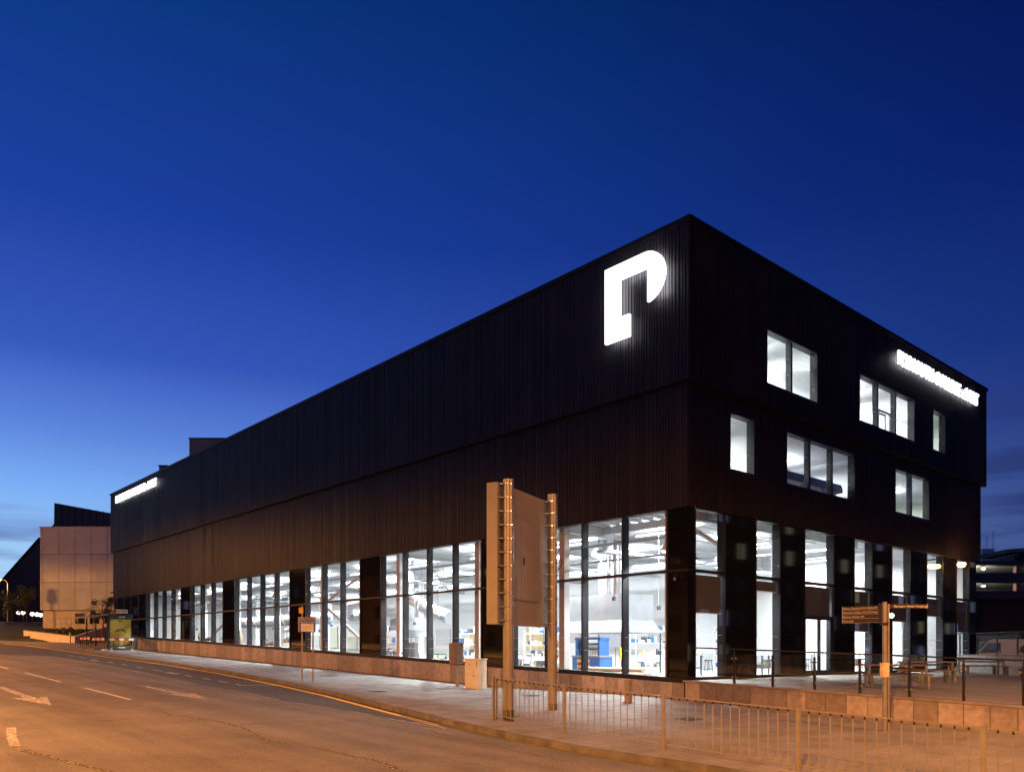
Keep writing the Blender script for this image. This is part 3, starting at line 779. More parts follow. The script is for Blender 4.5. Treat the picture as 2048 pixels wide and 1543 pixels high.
def strip_light(x, y, z, along, L, e, label, group, emat='tube_white'):
    t = thing('strip_light', label, 'ceiling light', (x, y, z), 0 if along == 'x' else R(90), group)
    bx('housing', (-L/2, -.07, .03), (L/2, .07, .12), 'steel_white', t)
    tb = MB().tube([(-L/2+.03, 0, .0), (L/2-.03, 0, .0)], .03, 8); tb.build('tube', emat, t, True)
    lamp('tube_light', 'AREA', t, (0,0,-.06), e, ROOMWHITE, shape='RECTANGLE', size=L, size_y=.25)
    lamp('ceiling_fill_light', 'AREA', t, (0,0,.15), e*.4, ROOMWHITE, (math.pi,0,0), shape='RECTANGLE', size=L, size_y=.25)  # extra upward light added above the housing to brighten the ceiling
HALL_E = 720
for y in (4, 9.5, 15, 21, 27, 33, 39, 45, 51, 57):
    for x in (3.6, 9.6):
        strip_light(x, y, 5.75, 'y', 2.6, HALL_E, 'white strip light under the ceiling of the street side workshop', 'workshop strip lights')
for x in (13.5, 18.0, 21.2, 25): strip_light(x, 5, 5.75, 'y', 2.6, HALL_E*.8, 'white strip light under the ground floor ceiling behind the terrace windows', 'terrace room strip lights')
for x in (2.8, 7.5, 11.5, 17, 22.5): strip_light(x, 3.6, 9.5, 'x', 2.4, 850, 'white strip light on the first floor ceiling', 'first floor strip lights')
for x in (2.8, 6.8, 13, 16.5, 22.5): strip_light(x, 3.6, 13.9, 'x', 2.4, 950, 'white strip light on the top floor ceiling', 'top floor strip lights')
PEND_E = 2600
def pendant(x, y, z, label, s=1.0):
    t = thing('pendant_lamp', label, 'pendant lamp', (x, y, z), 0, 'bell shaped pendant lamps in the workshop')
    MB().lathe((0,0,0), [(.34*s,0),(.34*s,.02),(.30*s,.14*s),(.20*s,.30*s),(.10*s,.36*s),(.09*s,.52*s)], 20).build('shade', 'steel_white', t, True)
    MB().lathe((0,0,0), [(.05,-.10*s),(.22*s,-.07*s),(.31*s,-.01),(.32*s,-.002)], 20).build('bulb_diffuser', 'lamp_white', t, True)
    MB().tube([(0,0,.5*s),(0,0,6.2-z)], .012, 6).build('flex', 'frame_metal', t)
    lamp('bulb_light', 'SPOT', t, (0,0,-.14), PEND_E, ROOMWHITE, spot_size=R(150), spot_blend=.4, shadow_soft_size=.12)
pendant(4.2, 7.9, 5.25, 'bell pendant lamp behind the street windows next to the dark corner panel')
pendant(2.0, 2.3, 4.75, 'bell pendant lamp behind the corner window on the terrace side')
pendant(6.5, 22.5, 4.6, 'bell pendant lamp above the ducts behind the window bay with the utility cabinets')
pendant(3.4, 13.6, 4.3, 'bell pendant lamp hanging beside the grey boarded column')
pendant(9.3, 1.6, 3.9, 'bell pendant lamp just above the terrace door blind')
pendant(2.6, 18.2, 4.6, 'bell pendant lamp between the boarded columns behind the wooden boards')
pendant(2.6, 30.5, 4.6, 'bell pendant lamp in the window bay next to the K shaped brace')
pendant(2.6, 36.5, 4.7, 'bell pendant lamp in the window bay with the clay urn')
pendant(2.6, 43.5, 4.9, 'bell pendant lamp behind the single slanted brace')
pendant(2.6, 52.5, 5.0, 'bell pendant lamp in the last lit window bay towards the bus shelter')
pendant(17.4, 2.0, 4.1, 'bell pendant lamp beside the slanted white brace')

# ------------------------------------------------------------ street lamps (outside the picture, lighting the road)
def street_lamp(x, y, z, h, arm, e, label, spill):
    t = thing('street_lamp', label, 'street lamp', (x, y, z), arm)
    MB().tube([(0,0,-.2),(0,0,1.2),(0,0,h-.8)], [.11,.10,.06], 12).build('column', 'galv_post', t, True)
    MB().tube([(0,0,h-.8),(.1,0,h-.3),(.5,0,h),(1.5,0,h+.12)], .045, 8).build('bracket', 'galv_post', t, True)
    MB().hexa([(1.4,-.16,h+.02),(2.2,-.12,h+.06),(2.2,.12,h+.06),(1.4,.16,h+.02),(1.4,-.12,h+.2),(2.2,-.08,h+.18),(2.2,.08,h+.18),(1.4,.12,h+.2)]).build('lamp_head', 'galv', t)
    b = MB().lathe((1.8,0,h+.0), [(.02,-.08),(.09,-.06),(.12,.0),(.12,.03)], 12).build('bulb', 'lamp_sodium', t, True)
    lamp('sodium_light', 'SPOT', t, (1.8,0,h-.12), e, SODIUM, spot_size=R(160), spot_blend=.4, shadow_soft_size=.12)
    lamp('sodium_spill', 'SPOT', t, (1.8,0,h-.13), spill, SODIUM, spot_size=R(179), spot_blend=.10, shadow_soft_size=.12)
SE = 31000
street_lamp(-30.0, 8.0, base_z(8), 12, 0, SE*.95, 'sodium street lamp on the opposite pavement facing the workshop windows', 3500)
street_lamp(-27.5, 38.0, base_z(38), 10, 0, SE*.8, 'sodium street lamp on the opposite pavement facing the taxi bay', 8000)
street_lamp(-25.5, 74.0, base_z(74), 10.6, 0, SE*.9, 'sodium street lamp on the opposite pavement facing the bus shelter', 22000)
street_lamp(-.5, -22.0, base_z(-22)+.2, 9.5, R(180), SE*.35, 'sodium street lamp beyond the end of the terrace wall', 9000)
street_lamp(-30.0, -18.0, base_z(-18), 12, 0, SE*1.25, 'sodium street lamp on the opposite pavement behind the viewer', 17000)
t = thing('fill_lantern', 'added sodium lantern out of view that brightens the concrete building', 'street lamp', (-14.5, 80.0, base_z(80)))  # lantern added out of view to brighten the concrete building
MB().tube([(0,0,-.2),(0,0,8.0)], [.09,.05], 10).build('column', 'galv_post', t, True)
MB().lathe((0,0,8.0), [(.05,0),(.22,.08),(.26,.3),(.16,.5),(.04,.55)], 14).build('lantern_bowl', 'lamp_sodium', t, True)
MB().lathe((0,0,8.56), [(.30,0),(.28,.05),(.06,.14)], 14).build('lantern_cap', 'galv', t, True)
lamp('sodium_light', 'POINT', t, (.0,-.6,8.2), 2800, SODIUM, shadow_soft_size=.25)
def street_block(loc, rz, L, D, H, floors, lit, label, seed):
    rg = random.Random(seed)
    t = thing('street_building', label, 'building', loc, rz)
    w_ = MB().box((0,0,-1),(L,D,H)).build('wall', 'brick_brown', t); MB().box((-.2,-.2,H),(L+.2,D+.2,H+.4)).build('roof', 'roof_felt', t)
    for f in range(floors):
        sp = 3.2 if L < 150 else 8.0
        for k in range(int(L/sp)):
            z = 1.0+f*(H-.5)/floors; x = .9+k*sp
            r_ = rg.random()
            fr = bx('window', (x,-.04,z), (x+1.6,-.001,z+1.7), 'frame_metal', t)
            bx('pane', (.06,-.02,.06), (1.54,-.001,1.64), ('lit_room' if r_ < lit*.6 else 'lit_room_blue') if r_ < lit else 'car_glass', fr)
street_block((-38,-20,base_z(-20)), R(90), 52, 14, 16.5, 5, .10, 'long brick building across the road from the college', 51)
street_block((-38,38,base_z(38)), R(90), 230, 14, 16.5, 4, .10, 'lower brick building farther along the opposite side of the road', 52)
street_block((130,-31,-1), R(180), 110, 14, 18, 5, .22, 'office building with some lit windows facing the terrace', 53)

CAMRZ = R(-41.578)
# ------------------------------------------------------------ twin pole road sign, seen from behind
ux, uy = .93, .367
rs = thing('road_sign', 'back of a tall grey road sign box strapped to two steel poles', 'road sign', (-8.57, -.52, pav_z(-8.57,-.52)), math.atan2(uy, ux))
gz1 = pav_z(-8.57,-.52)
H1 = 5.50-gz1
for q, dz in ((0, 0), (2.86, .09)):
    p_ = MB().tube([(q,0,-.3),(q,0,H1+dz)], .14, 28).build('pole', 'galv_post', rs, True)
    MB().tube([(q,0,-.02),(q,0,.30)], .144, 28).build('painted_base', 'kerb_granite', p_, True)
    MB().tube([(q,0,H1+dz),(q,0,H1+dz+.025)], .146, 28).build('cap', 'galv_post', p_, True)
b0, b1 = 1.70-gz1, 5.44-gz1
MB().box((-.25, .20, b0), (3.02, .52, b1)).build('sign_box', 'sign_grey', rs)
for d0, d1 in ((.10, 1.02), (1.045, 2.18)):
    d = MB().box((d0, .13, 2.40-gz1), (d1, .199, 4.60-gz1)).build('cabinet_door', 'sign_grey', rs)
    if d0 > 1: bx('handle', (1.16, .10, 3.38-gz1), (1.20, .129, 3.58-gz1), 'black_paint', d)
MB().box((.06, .12, 4.601-gz1), (2.22, .199, 4.63-gz1)).build('door_hood', 'sign_grey', rs)
for q in (0, 2.86):
    for i in range(11):
        z = 1.80-gz1 + i*.36
        b = MB().tube([(q,0,z-.018),(q,0,z+.018)], .149, 28, False).box((q-.22, .12, z-.014), (q-.14, .20, z+.014)).box((q-.16, .02, z-.014), (q-.135, .14, z+.014)); b.build('strap', 'clip_steel', rs)
lp = [(2.86+.10+.30*math.cos(R(a))*.9, -.12-.08*math.sin(R(a)), 3.55-gz1+.16*math.sin(R(a))) for a in range(-160, 130, 20)]
MB().tube(lp, .014, 6).build('cable_loop', 'black_paint', rs, True)
for z in (1.45, 1.12, .75): bx('sticker', (2.95, -.135, z+.5), (3.0, -.10, z+.62), 'tape_paper', rs)

# ------------------------------------------------------------ guard railing on the kerb
gp = [(-8.77,-.14),(-9.06,-3.08),(-9.25,-6.18),(-9.33,-9.25),(-9.39,-12.3),(-9.40,-15.35)]
gr = thing('guard_railing', 'grey steel pedestrian guard railing standing along the kerb', 'railing', (-8.77,-.14,pav_z(-8.77,-.14)))
ox, oy, oz = gr.location
def gpt(x, y, h): return (x-ox, y-oy, pav_z(x,y)-oz+h)
for i, (x, y) in enumerate(gp):
    a = gpt(x, y, 0); bx('post', (a[0]-.025, a[1]-.035, a[2]-.1), (a[0]+.025, a[1]+.035, a[2]+1.17), 'galv', gr)
    if i == 0: bx('post', (a[0]+.10, a[1]+.0, a[2]-.02), (a[0]+.13, a[1]+.03, a[2]+1.10), 'galv', gr)
for (x0, y0), (x1, y1) in zip(gp, gp[1:]):
    def L(t, h): return gpt(x0+(x1-x0)*t, y0+(y1-y0)*t, h)
    MB().bar(L(.02,1.13), L(.98,1.13), .03, .022).build('top_rail', 'galv', gr)
    MB().bar(L(.02,.14), L(.98,.14), .03, .022).build('bottom_rail', 'galv', gr)
    n = 15
    for k in range(1, n):
        t = k/n; off = .018*(1 if k % 2 else -1)
        a = L(t,.15); b = L(t,1.07); MB().tube([a, b], .012, 6).build('bar', 'galv', gr)
        bx('bar_lug', (b[0]-.012, b[1]-.012, b[2]), (b[0]+.012, b[1]+.012, b[2]+.05), 'black_paint', gr)

# ------------------------------------------------------------ taxi stand sign
tz = pav_z(-6.1, 15.87)
tx = thing('taxi_stand_sign', 'taxi stand sign with blue notice plate on two posts near the kerb', 'sign', (-6.1, 15.87, tz), CAMRZ)
for q, h in ((0, 3.27), (.47, 2.62)): MB().tube([(q,0,-.2),(q,0,h)], .035, 12).build('post', 'taxi_brown', tx, True)
zc = 2.14-tz
bx('plate', (-.16, -.075, zc-.33), (.60, -.045, zc+.33), 'taxi_brown', tx)
bp = bx('blue_notice', (-.09, -.085, zc-.33), (.60, -.0755, zc+.17), 'taxi_blue', tx)
nb = bx('paper_notice', (-.02, -.092, zc-.30), (.52, -.0855, zc+.03), 'taxi_white', tx)
for k, w in enumerate((.34, .40, .40, .22)): bx('print_line', (.04, -.095, zc-.08-k*.05), (.04+w, -.0925, zc-.07-k*.05), 'graffiti', tx)
bx('print_block', (.38, -.095, zc-.03), (.44, -.0925, zc+.0), 'graffiti', tx)
o = link('lettering', text_mesh('TAXI', .15, 'graffiti', .003), tx, (.10, -.078, zc+.20)); o.rotation_euler = (R(90),0,0)
o = link('lettering', text_mesh('Stand for 3 taxis', .115, 'taxi_white', .003, width=.62), tx, (-.055, -.088, zc+.06)); o.rotation_euler = (R(90),0,0)
ol = MB().box((-.12,-.07,zc+.48),(.06,-.036,zc+.74)).build('route_plate', 'taxi_orange', tx)
for k in range(2):
    for j in range(2): bx('lens', (-.10+k*.085, -.078, zc+.51+j*.11), (-.035+k*.085, -.0705, zc+.59+j*.11), 'yellow_paint', tx)

# ------------------------------------------------------------ utility cabinets
t = thing('utility_cabinet', 'cream utility cabinet with rust spots and scrawled graffiti against the stone plinth', 'cabinet', (-2.11, 8.65, -.53))
b = MB().box((0,0,0),(.43,.87,1.16)).build('casing', 'cabinet_cream', t)
MB().box((-.025,-.025,1.161),(.455,.895,1.215)).build('lid', 'cabinet_cream', t)
MB().box((-.012,.05,.06),(-.001,.42,1.08)).build('door', 'cabinet_cream', t); MB().box((-.012,.44,.06),(-.001,.82,1.08)).build('door', 'cabinet_cream', t)
for (yy, zz, r) in ((.55,.98,.03),(.42,.92,.018),(.62,.55,.015),(.30,.52,.03),(.22,.50,.015),(.12,1.06,.03)): MB().tube([(-.0125,yy,zz),(-.0165,yy,zz)], r, 7).build('rust_spot', 'rust', t)
bx('rust_run', (-.0155,.10,.86), (-.0125,.125,1.05), 'rust', t)
for k in range(7):
    a = (.08+random.uniform(0,.22), -.003, .25+k*.09); c = (.08+random.uniform(0,.26), -.003, .25+k*.09+random.uniform(.05,.14)); MB().bar(a, c, .008, .004).build('graffiti_stroke', 'graffiti', t)
t = thing('feeder_pillar', 'brown box leaning on a short post beside the cream utility cabinet', 'cabinet', (-1.75, 10.5, pav_z(-1.75,10.5)))
bx('post', (-.06,-.06,-.1), (.06,.06,1.0), 'taxi_brown', t)
pb = MB().box((-.22,-.27,.93),(.15,.25,1.83)).build('casing', 'cabinet_brown', t); pb.rotation_euler = (R(-5), R(3), 0)
d = MB().box((-.235,-.24,.97),(-.221,.22,1.79)).build('door', 'cabinet_brown', pb); bx('sticker', (-.24,.10,1.05), (-.236,.17,1.08), 'tape_paper', pb)
bx('label_plate', (.0,-.275,1.68), (.06,-.271,1.76), 'black_paint', pb); bx('lock', (-.04,-.275,1.0), (.0,-.271,1.05), 'black_paint', pb)
t = thing('marker_post', 'short square brown post with a small yellow tag by the stone plinth', 'post', (-2.63, .39, pav_z(-2.63,.39)))
bx('post', (-.09,-.09,-.1), (.09,.09,.72), 'taxi_brown', t); bx('cap', (-.1,-.1,.721), (.1,.1,.745), 'taxi_brown', t); bx('tag', (-.115,-.03,.30), (-.091,.02,.35), 'yellow_paint', t)
MB().box((-.14,-.14,-.05),(.14,.14,.03)).build('footing', 'kerb_granite', t)

# ------------------------------------------------------------ fingerpost
fz = pav_z(-2.71, -7.85)
fp = thing('fingerpost', 'brown fingerpost with four boards one way and one board the other', 'signpost', (-2.71, -7.85, fz))
MB().tube([(0,0,-.2),(0,0,2.19-fz)], .055, 16).build('pole', 'galv_post', fp, True)
MB().tube([(.07,-.06,-.2),(.07,-.06,2.14-fz)], .03, 12).build('pole', 'galv_post', fp, True)
MB().box((-.075,-.075,1.62-fz),(.075,.075,1.68-fz)).build('collar', 'finger_brown', fp)
bx('bracket', (-.03,.05,1.66-fz), (.03,.14,2.16-fz), 'finger_brown', fp)
for i, (s, w) in enumerate((('Library, Museum & Art Gallery', .80), ('Plymouth College of Art & Design', .88), ('Railway Station', .42), ('University', .27))):
    z0 = 2.115-fz-i*.107-.103
    bd = bx('board', (-.012,.06,z0), (.012,1.07,z0+.101), 'finger_brown', fp)
    o = link('lettering', text_mesh(s, .072, 'letter_cream', .002, width=w), bd, (-.0145, .985, .026)); o.rotation_euler = (R(90),0,R(-90))
    bx('edge_strip', (-.0145,.998,.0), (-.0125,1.008,.101), 'letter_cream', bd)
    bx('rule', (-.0145,.01,.0), (-.0125,.99,.004), 'letter_cream', bd)
    if i == 0:
        for k in range(3): bx('pictogram', (-.0145,.115+k*.022,.028), (-.0125,.125+k*.022,.058), 'letter_cream', bd)
        MB().prism([(-.0125,.105,.06),(-.0125,.18,.06),(-.0125,.1425,.078)], (-.002,0,0)).build('pictogram', 'letter_cream', bd)
    if i == 2:
        for a, c in (((-.0135,.53,.045),(-.0135,.44,.045)),((-.0135,.53,.06),(-.0135,.44,.06)),((-.0135,.50,.075),(-.0135,.47,.045)),((-.0135,.50,.03),(-.0135,.47,.06))): MB().bar(a, c, .003, .008).build('pictogram', 'letter_cream', bd)
rb = MB().box((.07,-.012,2.035-fz),(1.06,.012,2.135-fz)).build('board', 'finger_brown', fp); rb.rotation_euler = (0,0,CAMRZ)
o = link('lettering', text_mesh('Ebrington Street Shopping', .072, 'letter_cream', .002, width=.80), rb, (.22, -.0145, 2.06-fz)); o.rotation_euler = (R(90),0,0)
bx('edge_strip', (1.035,-.0145,2.035-fz), (1.045,-.0125,2.135-fz), 'letter_cream', rb)
nt_ = MB()
prof = [(-.13,-.02),(-.07,-.075),(.0,-.085),(.07,-.075),(.10,-.03)]
zz = [(.37-fz-.02, .86), (.37-fz+.12, 1.0), (.37-fz+.22, .9), (.37-fz+.33, 1.05)]
for r_, (z, k) in enumerate(zz):
    for (a, b) in prof: nt_.v.append((a*k, b*k, z))
for r_ in range(3):
    for j in range(4): nt_.f.append((r_*5+j, r_*5+j+1, r_*5+6+j, r_*5+5+j))
nn = nt_.build('taped_notice', 'tape_paper', fp); nn.rotation_euler = (0,0,CAMRZ)
sm = nn.modifiers.new('thick', 'SOLIDIFY'); sm.thickness = .006

# ------------------------------------------------------------ picnic tables on the terrace
def picnic(loc, rz, label, L=1.9):
    x, y = loc
    t = thing('picnic_table', label, 'picnic table', (x, y, terr_z(y)), rz, 'picnic tables on the terrace')
    for k in range(4): bx('plank', (-L/2,-.36+k*.185,.70), (L/2,-.36+k*.185+.175,.745), 'timber', t)
    for s in (-1, 1):
        xx = s*(L/2-.12)
        fr = MB().hexa([(xx-.035,-.40,0),(xx+.035,-.40,0),(xx+.035,-.31,0),(xx-.035,-.31,0),(xx-.035,-.33,.70),(xx+.035,-.33,.70),(xx+.035,-.24,.70),(xx-.035,-.24,.70)]).hexa([(xx-.035,.31,0),(xx+.035,.31,0),(xx+.035,.40,0),(xx-.035,.40,0),(xx-.035,.24,.70),(xx+.035,.24,.70),(xx+.035,.33,.70),(xx-.035,.33,.70)]).box((xx-.035,-.239,.60),(xx+.035,.239,.699))
        fr.build('leg_frame', 'timber_grey', t)
    MB().bar((-L/2+.17,0,.62),(L/2-.17,0,.62), .06, .07).build('stretcher', 'timber_grey', t)
    for s in (-1, 1):
        yy = s*.72
        se = MB().box((-L/2,yy-.15,.41),(L/2,yy-.004,.45)).box((-L/2,yy+.004,.41),(L/2,yy+.15,.45)).build('bench_seat', 'timber', t)
        for q in (-1, 1): bx('bench_leg', (q*(L/2-.14)-.035, yy-.13, 0), (q*(L/2-.14)+.035, yy-.04, .409), 'timber_grey', t); bx('bench_leg', (q*(L/2-.14)-.035, yy+.04, 0), (q*(L/2-.14)+.035, yy+.13, .409), 'timber_grey', t)
        MB().bar((s*0+L/2-.14, yy*.45, .2),(L/2-.14, yy*.85, .2), .05).build('tie_bar', 'timber_grey', t); MB().bar((-L/2+.14, yy*.45, .2),(-L/2+.14, yy*.85, .2), .05).build('tie_bar', 'timber_grey', t)
picnic((3.95,-5.25), R(-58), 'timber picnic table with benches close to the terrace balustrade')
picnic((9.2,-4.1), R(-58), 'timber picnic table between the balustrade table and the grey stone wall')
picnic((17.8,-3.1), R(-52), 'timber picnic table beside the grey stone wall at the back of the terrace')

# wall and glass screen at the back of the terrace
A = Vector((22.5,-.45)); B = Vector((15.2,-10.5)); dr = (B-A); Lw = dr.length
t = thing('terrace_back_wall', 'grey stone clad low wall closing the back of the terrace', 'wall', (A.x, A.y, terr_z(A.y)), math.atan2(dr.y, dr.x))
MB().box((0,-.02,-.8),(Lw,.2,.78)).build('wall_core', 'mortar', t)
for k in range(int(Lw/.9)): bx('stone_panel', (k*.9+.006,-.055,-.75), (k*.9+.894,-.021,.77), 'stone_grey', t); bx('coping_stone', (k*.9,-.075,.781), (k*.9+.896,.23,.83), 'stone_coping', t)
t2 = thing('glass_screen', 'glass screen with black posts on top of the grey back wall', 'balustrade', (A.x, A.y, terr_z(A.y)+.83), math.atan2(dr.y, dr.x))
for k in range(9): bx('post', (k*1.4-.025,.05,0), (k*1.4+.025,.10,1.05), 'black_paint', t2)
for k in range(8):
    bx('glass_panel', (k*1.4+.05,.07,.05), (k*1.4+1.35,.082,.97), 'balustrade_glass', t2)
    for q in (.035, 1.325):
        for z in (.12, .85): bx('clamp', (k*1.4+q,.06,z), (k*1.4+q+.04,.095,z+.04), 'clip_steel', t2)
MB().bar((-.2,.075,1.07),(11.4,.075,1.07), .05).build('handrail', 'black_paint', t2)

# ------------------------------------------------------------ planting helpers
def leaves(name, mat, parent, blobs, n, size, seed):
    rg = random.Random(seed); m = MB()
    for _ in range(n):
        c, r = rg.choice(blobs); 
        while True:
            d = Vector((rg.uniform(-1,1), rg.uniform(-1,1), rg.uniform(-1,1)))
            if .15 < d.length < 1: break
        p = Vector(c)+Vector((d.x*r[0], d.y*r[1], d.z*r[2])); s = size*rg.uniform(.6,1.4)
        u = Vector((rg.uniform(-1,1), rg.uniform(-1,1), rg.uniform(-1,1))).normalized(); w = u.orthogonal().normalized()
        q = len(m.v); m.v += [tuple(p-u*s), tuple(p+w*s*.45), tuple(p+u*s), tuple(p-w*s*.45)]; m.f.append((q,q+1,q+2,q+3))
    return m.build(name, mat, parent)
def tree(name, label, loc, h, blobs, n, size, seed, mat='leaf', group=None):
    t = thing(name, label, 'tree', loc, 0, group)
    rg = random.Random(seed)
    tr = MB().tube([(0,0,-.3),(.04,.02,h*.3),(-.03,.05,h*.6),(0,0,h*.92)], [h*.022,h*.018,h*.012,h*.004], 8).build('trunk', 'bark', t, True)
    for c, r in blobs: MB().tube([(0,0,h*.35+rg.uniform(0,h*.2)), (c[0]*.5,c[1]*.5,c[2]*.8), c], [h*.010,h*.006,h*.002], 5).build('limb', 'bark', tr)
    leaves('crown', mat, t, blobs, n, size, seed)
def blobset(rg, n, rx, z0, z1, s):
    return [((rg.uniform(-rx,rx), rg.uniform(-rx,rx), rg.uniform(z0,z1)), (s*rg.uniform(.6,1.2),)*3) for _ in range(n)]
rg = random.Random(4)
tree('street_tree', 'slender green tree on the lawn left of the concrete building', (0.01,101.85,4.6), 4.6, blobset(rg, 13, .75, 2.0, 4.4, .55), 1500, .11, 11, 'leaf', 'young trees on the lawn')
tree('street_tree', 'darker broad tree on the lawn below the lit street lamp', (-.7,106.5,4.7), 4.0, blobset(rg, 13, 1.1, 1.2, 3.6, .7), 1500, .12, 12, 'leaf_dark', 'young trees on the lawn')
tree('small_tree', 'small bushy tree behind the bus shelter in front of the concrete building', (1.4,73.6,3.0), 3.4, blobset(rg, 18, 1.15, 1.5, 3.3, .40), 2600, .085, 13)
t = thing('terrace_shrub', 'leafy green shrub in a dark pot in front of the glass screen', 'plant', (14.6,-5.9,terr_z(-5.9)))
MB().lathe((0,0,0), [(.22,0),(.30,.45),(.31,.5),(.27,.5),(.26,.44)], 16).build('pot', 'dark_item', t, True)
leaves('foliage', 'leaf', t, blobset(rg, 10, .22, .7, 1.35, .24), 700, .06, 21)

# ------------------------------------------------------------ far end of the street
lawn_rows = []
for ly, z in ((-1,-.6),(0,.05),(4,.75),(9,1.55),(18,2.75),(44,3.6),(70,4.0)):
    lawn_rows.append([(lx, ly, z+.12*math.sin(lx*.7+ly)) for lx in (-30,-20,-12,-8,-4,-1,2,4,7,10,16)])
lw_ = sheet(lawn_rows, 'lawn', 'grass', kind='structure'); lw_.location = (-6.03,83.15,2.0); lw_.rotation_euler = (0,0,CAMRZ)
pw = thing('planter_wall', 'low cream rendered planter wall beside the lawn', 'wall', (0,0,0))
MB().hexa([(-3.75,83.8,1.6),(-3.5,84.0,1.6),(-.67,76.05,1.4),(-.87,75.89,1.4),(-3.75,83.8,3.21),(-3.5,84.0,3.21),(-.67,76.05,2.52),(-.87,75.89,2.52)]).build('front_wall', 'concrete_base', pw)
MB().hexa([(-.86,75.87,1.4),(-.7,75.7,1.4),(4.99,78.7,1.6),(4.9,78.95,1.6),(-.86,75.87,2.50),(-.7,75.7,2.50),(4.99,78.7,4.3),(4.9,78.95,4.3)]).build('ramp_wall', 'concrete_base', pw)
MB().hexa([(-3.8,83.78,3.211),(-3.45,84.02,3.211),(-.62,76.08,2.521),(-.92,75.87,2.521),(-3.8,83.78,3.27),(-3.45,84.02,3.27),(-.62,76.08,2.58),(-.92,75.87,2.58)]).build('coping', 'building_grey', pw)
bed = thing('planter_bed', 'bed of dry lavender and dark shrubs behind the cream planter wall', 'plants', (1.0,81.5,2.4), CAMRZ)
MB().box((-6.5,-2.0,-.9),(6,6,.2)).build('soil', 'mortar', bed)
leaves('lavender', 'lavender', bed, [((x*.35-4.2, 1.2+.3*(x % 2), .55+.03*x), (.25,.3,.5)) for x in range(9)], 1500, .10, 31)
leaves('shrub', 'leaf_dark', bed, [((x*.5-1.0, 1.0, .55+.08*random.random()), (.5,.5,.45)) for x in range(11)], 2200, .10, 32)
MB().tube([(-.98,75.4,1.8),(-.98,75.4,2.55)], .06, 8)
t = thing('bollard', 'slim pale bollard with a round knob at the corner of the planter wall', 'bollard', (-1.58,73.85,base_z(73.85)))
MB().lathe((0,0,-.1), [(.07,0),(.07,.92),(.03,.95)], 12).build('shaft', 'concrete_base', t, True); MB().lathe((0,0,.84), [(.02,0),(.09,.07),(.10,.13),(.07,.2),(.01,.23)], 12).build('knob', 'barrier_white', t, True)
# concrete building
cb = thing('concrete_building', 'pale precast concrete building with dark recessed joints beyond the bus shelter', 'building', (-.8,90.54,3.62), CAMRZ)
MB().box((.1,.12,2.12),(16,9,11.6)).build('core', 'mortar', cb)
xs = [0,.34]+[.34+1.86*k for k in range(1,9)]; zs = [2.09,5.33,8.58,11.77]
for a, b in zip(xs, xs[1:]):
    for c, d in zip(zs, zs[1:]): bx('facade_panel', (a+.02,0,c+.025), (b-.02,.119,d-.025), 'concrete_precast', cb)
MB().box((-.05,-.05,11.60),(16.1,9.1,11.79)).build('roof_edge', 'concrete_precast', cb)
MB().box((.15,.35,-2),(16,8,2.10)).build('ground_storey', 'concrete_base', cb)
for k in range(4):
    f = MB().box((3.9+k*1.7,.30,.55),(5.0+k*1.7,.349,1.75)).build('window', 'frame_metal', cb); bx('pane', (3.97+k*1.7,.285,.62), (4.93+k*1.7,.2995,1.68), 'car_glass', f)
    for j in range(5): bx('window_bar', (4.05+k*1.7+j*.2,.26,.6), (4.08+k*1.7+j*.2,.284,1.7), 'frame_metal', f)
st = thing('stair_handrail', 'steel stair handrail and ramp railing against the concrete building', 'railing', (-.8,90.54,3.62), CAMRZ)
for q in (0, .45): MB().tube([(2.6,-1.5,.2+q*0+.9),(5.1,-1.5,.9+.2)], .03, 6).build('ramp_rail', 'galv', st) if q == 0 else MB().tube([(2.6,-1.5,.5),(5.1,-1.5,.5)], .03, 6).build('ramp_rail', 'galv', st)
for k in range(5): MB().tube([(2.6+k*.62,-1.5,-1.0),(2.6+k*.62,-1.5,1.1)], .03, 6).build('rail_post', 'galv', st)
for q in (0, .55, 1.1): MB().tube([(4.9,-1.5,.9+q*.4),(8.4,-1.5,3.2+q*.4)], .03, 6).build('stair_rail', 'galv', st)
for k in range(4): MB().tube([(5.2+k*.9,-1.5,-1.0),(5.2+k*.9,-1.5,1.1+k*.59)], .025, 6).build('rail_post', 'galv', st)
# copper clad angular building
cp = thing('angular_building', 'dark copper clad building with a sharply raking wall behind the concrete building', 'building', (4.56,145.93,.98), CAMRZ)
s_ = 140/1639
poly = [(0-40,-5),(-40,(1301.5-1210)*s_),(0,(1301.5-1166)*s_),(40*s_,(1301.5-1121)*s_),(80*s_,(1301.5-1076)*s_),(108*s_,(1301.5-1047)*s_),(108.5*s_,(1301.5-1005)*s_),(240*s_,(1301.5-1029)*s_),(300*s_,(1301.5-1029)*s_),(300*s_,-5)]
MB().prism([(x,0,z) for x, z in poly], (0,26,0)).build('shell', 'copper_brown', cp)
for k in range(1, 9): MB().bar((108.5*s_+k*1.2,-.06,(1301.5-1055)*s_),(108.5*s_+k*1.2,-.06,(1301.5-1006-k*2.2)*s_), .06).build('seam', 'copper_brown', cp)
MB().bar((80*s_,-.1,(1301.5-1075)*s_),(0,-.1,(1301.5-1165)*s_), .25).build('verge_trim', 'cladding_dark', cp)
t = thing('corner_block', 'pale concrete block at the end of the lawn path', 'building', (-2.0,127.0,4.5), CAMRZ)
for k in range(3): bx('facade_panel', (-6,0,k*1.1), (3.35,.3,k*1.1+1.07), 'concrete_base', t)
MB().box((-6,.31,0),(3.3,4,3.28)).build('core', 'mortar', t)
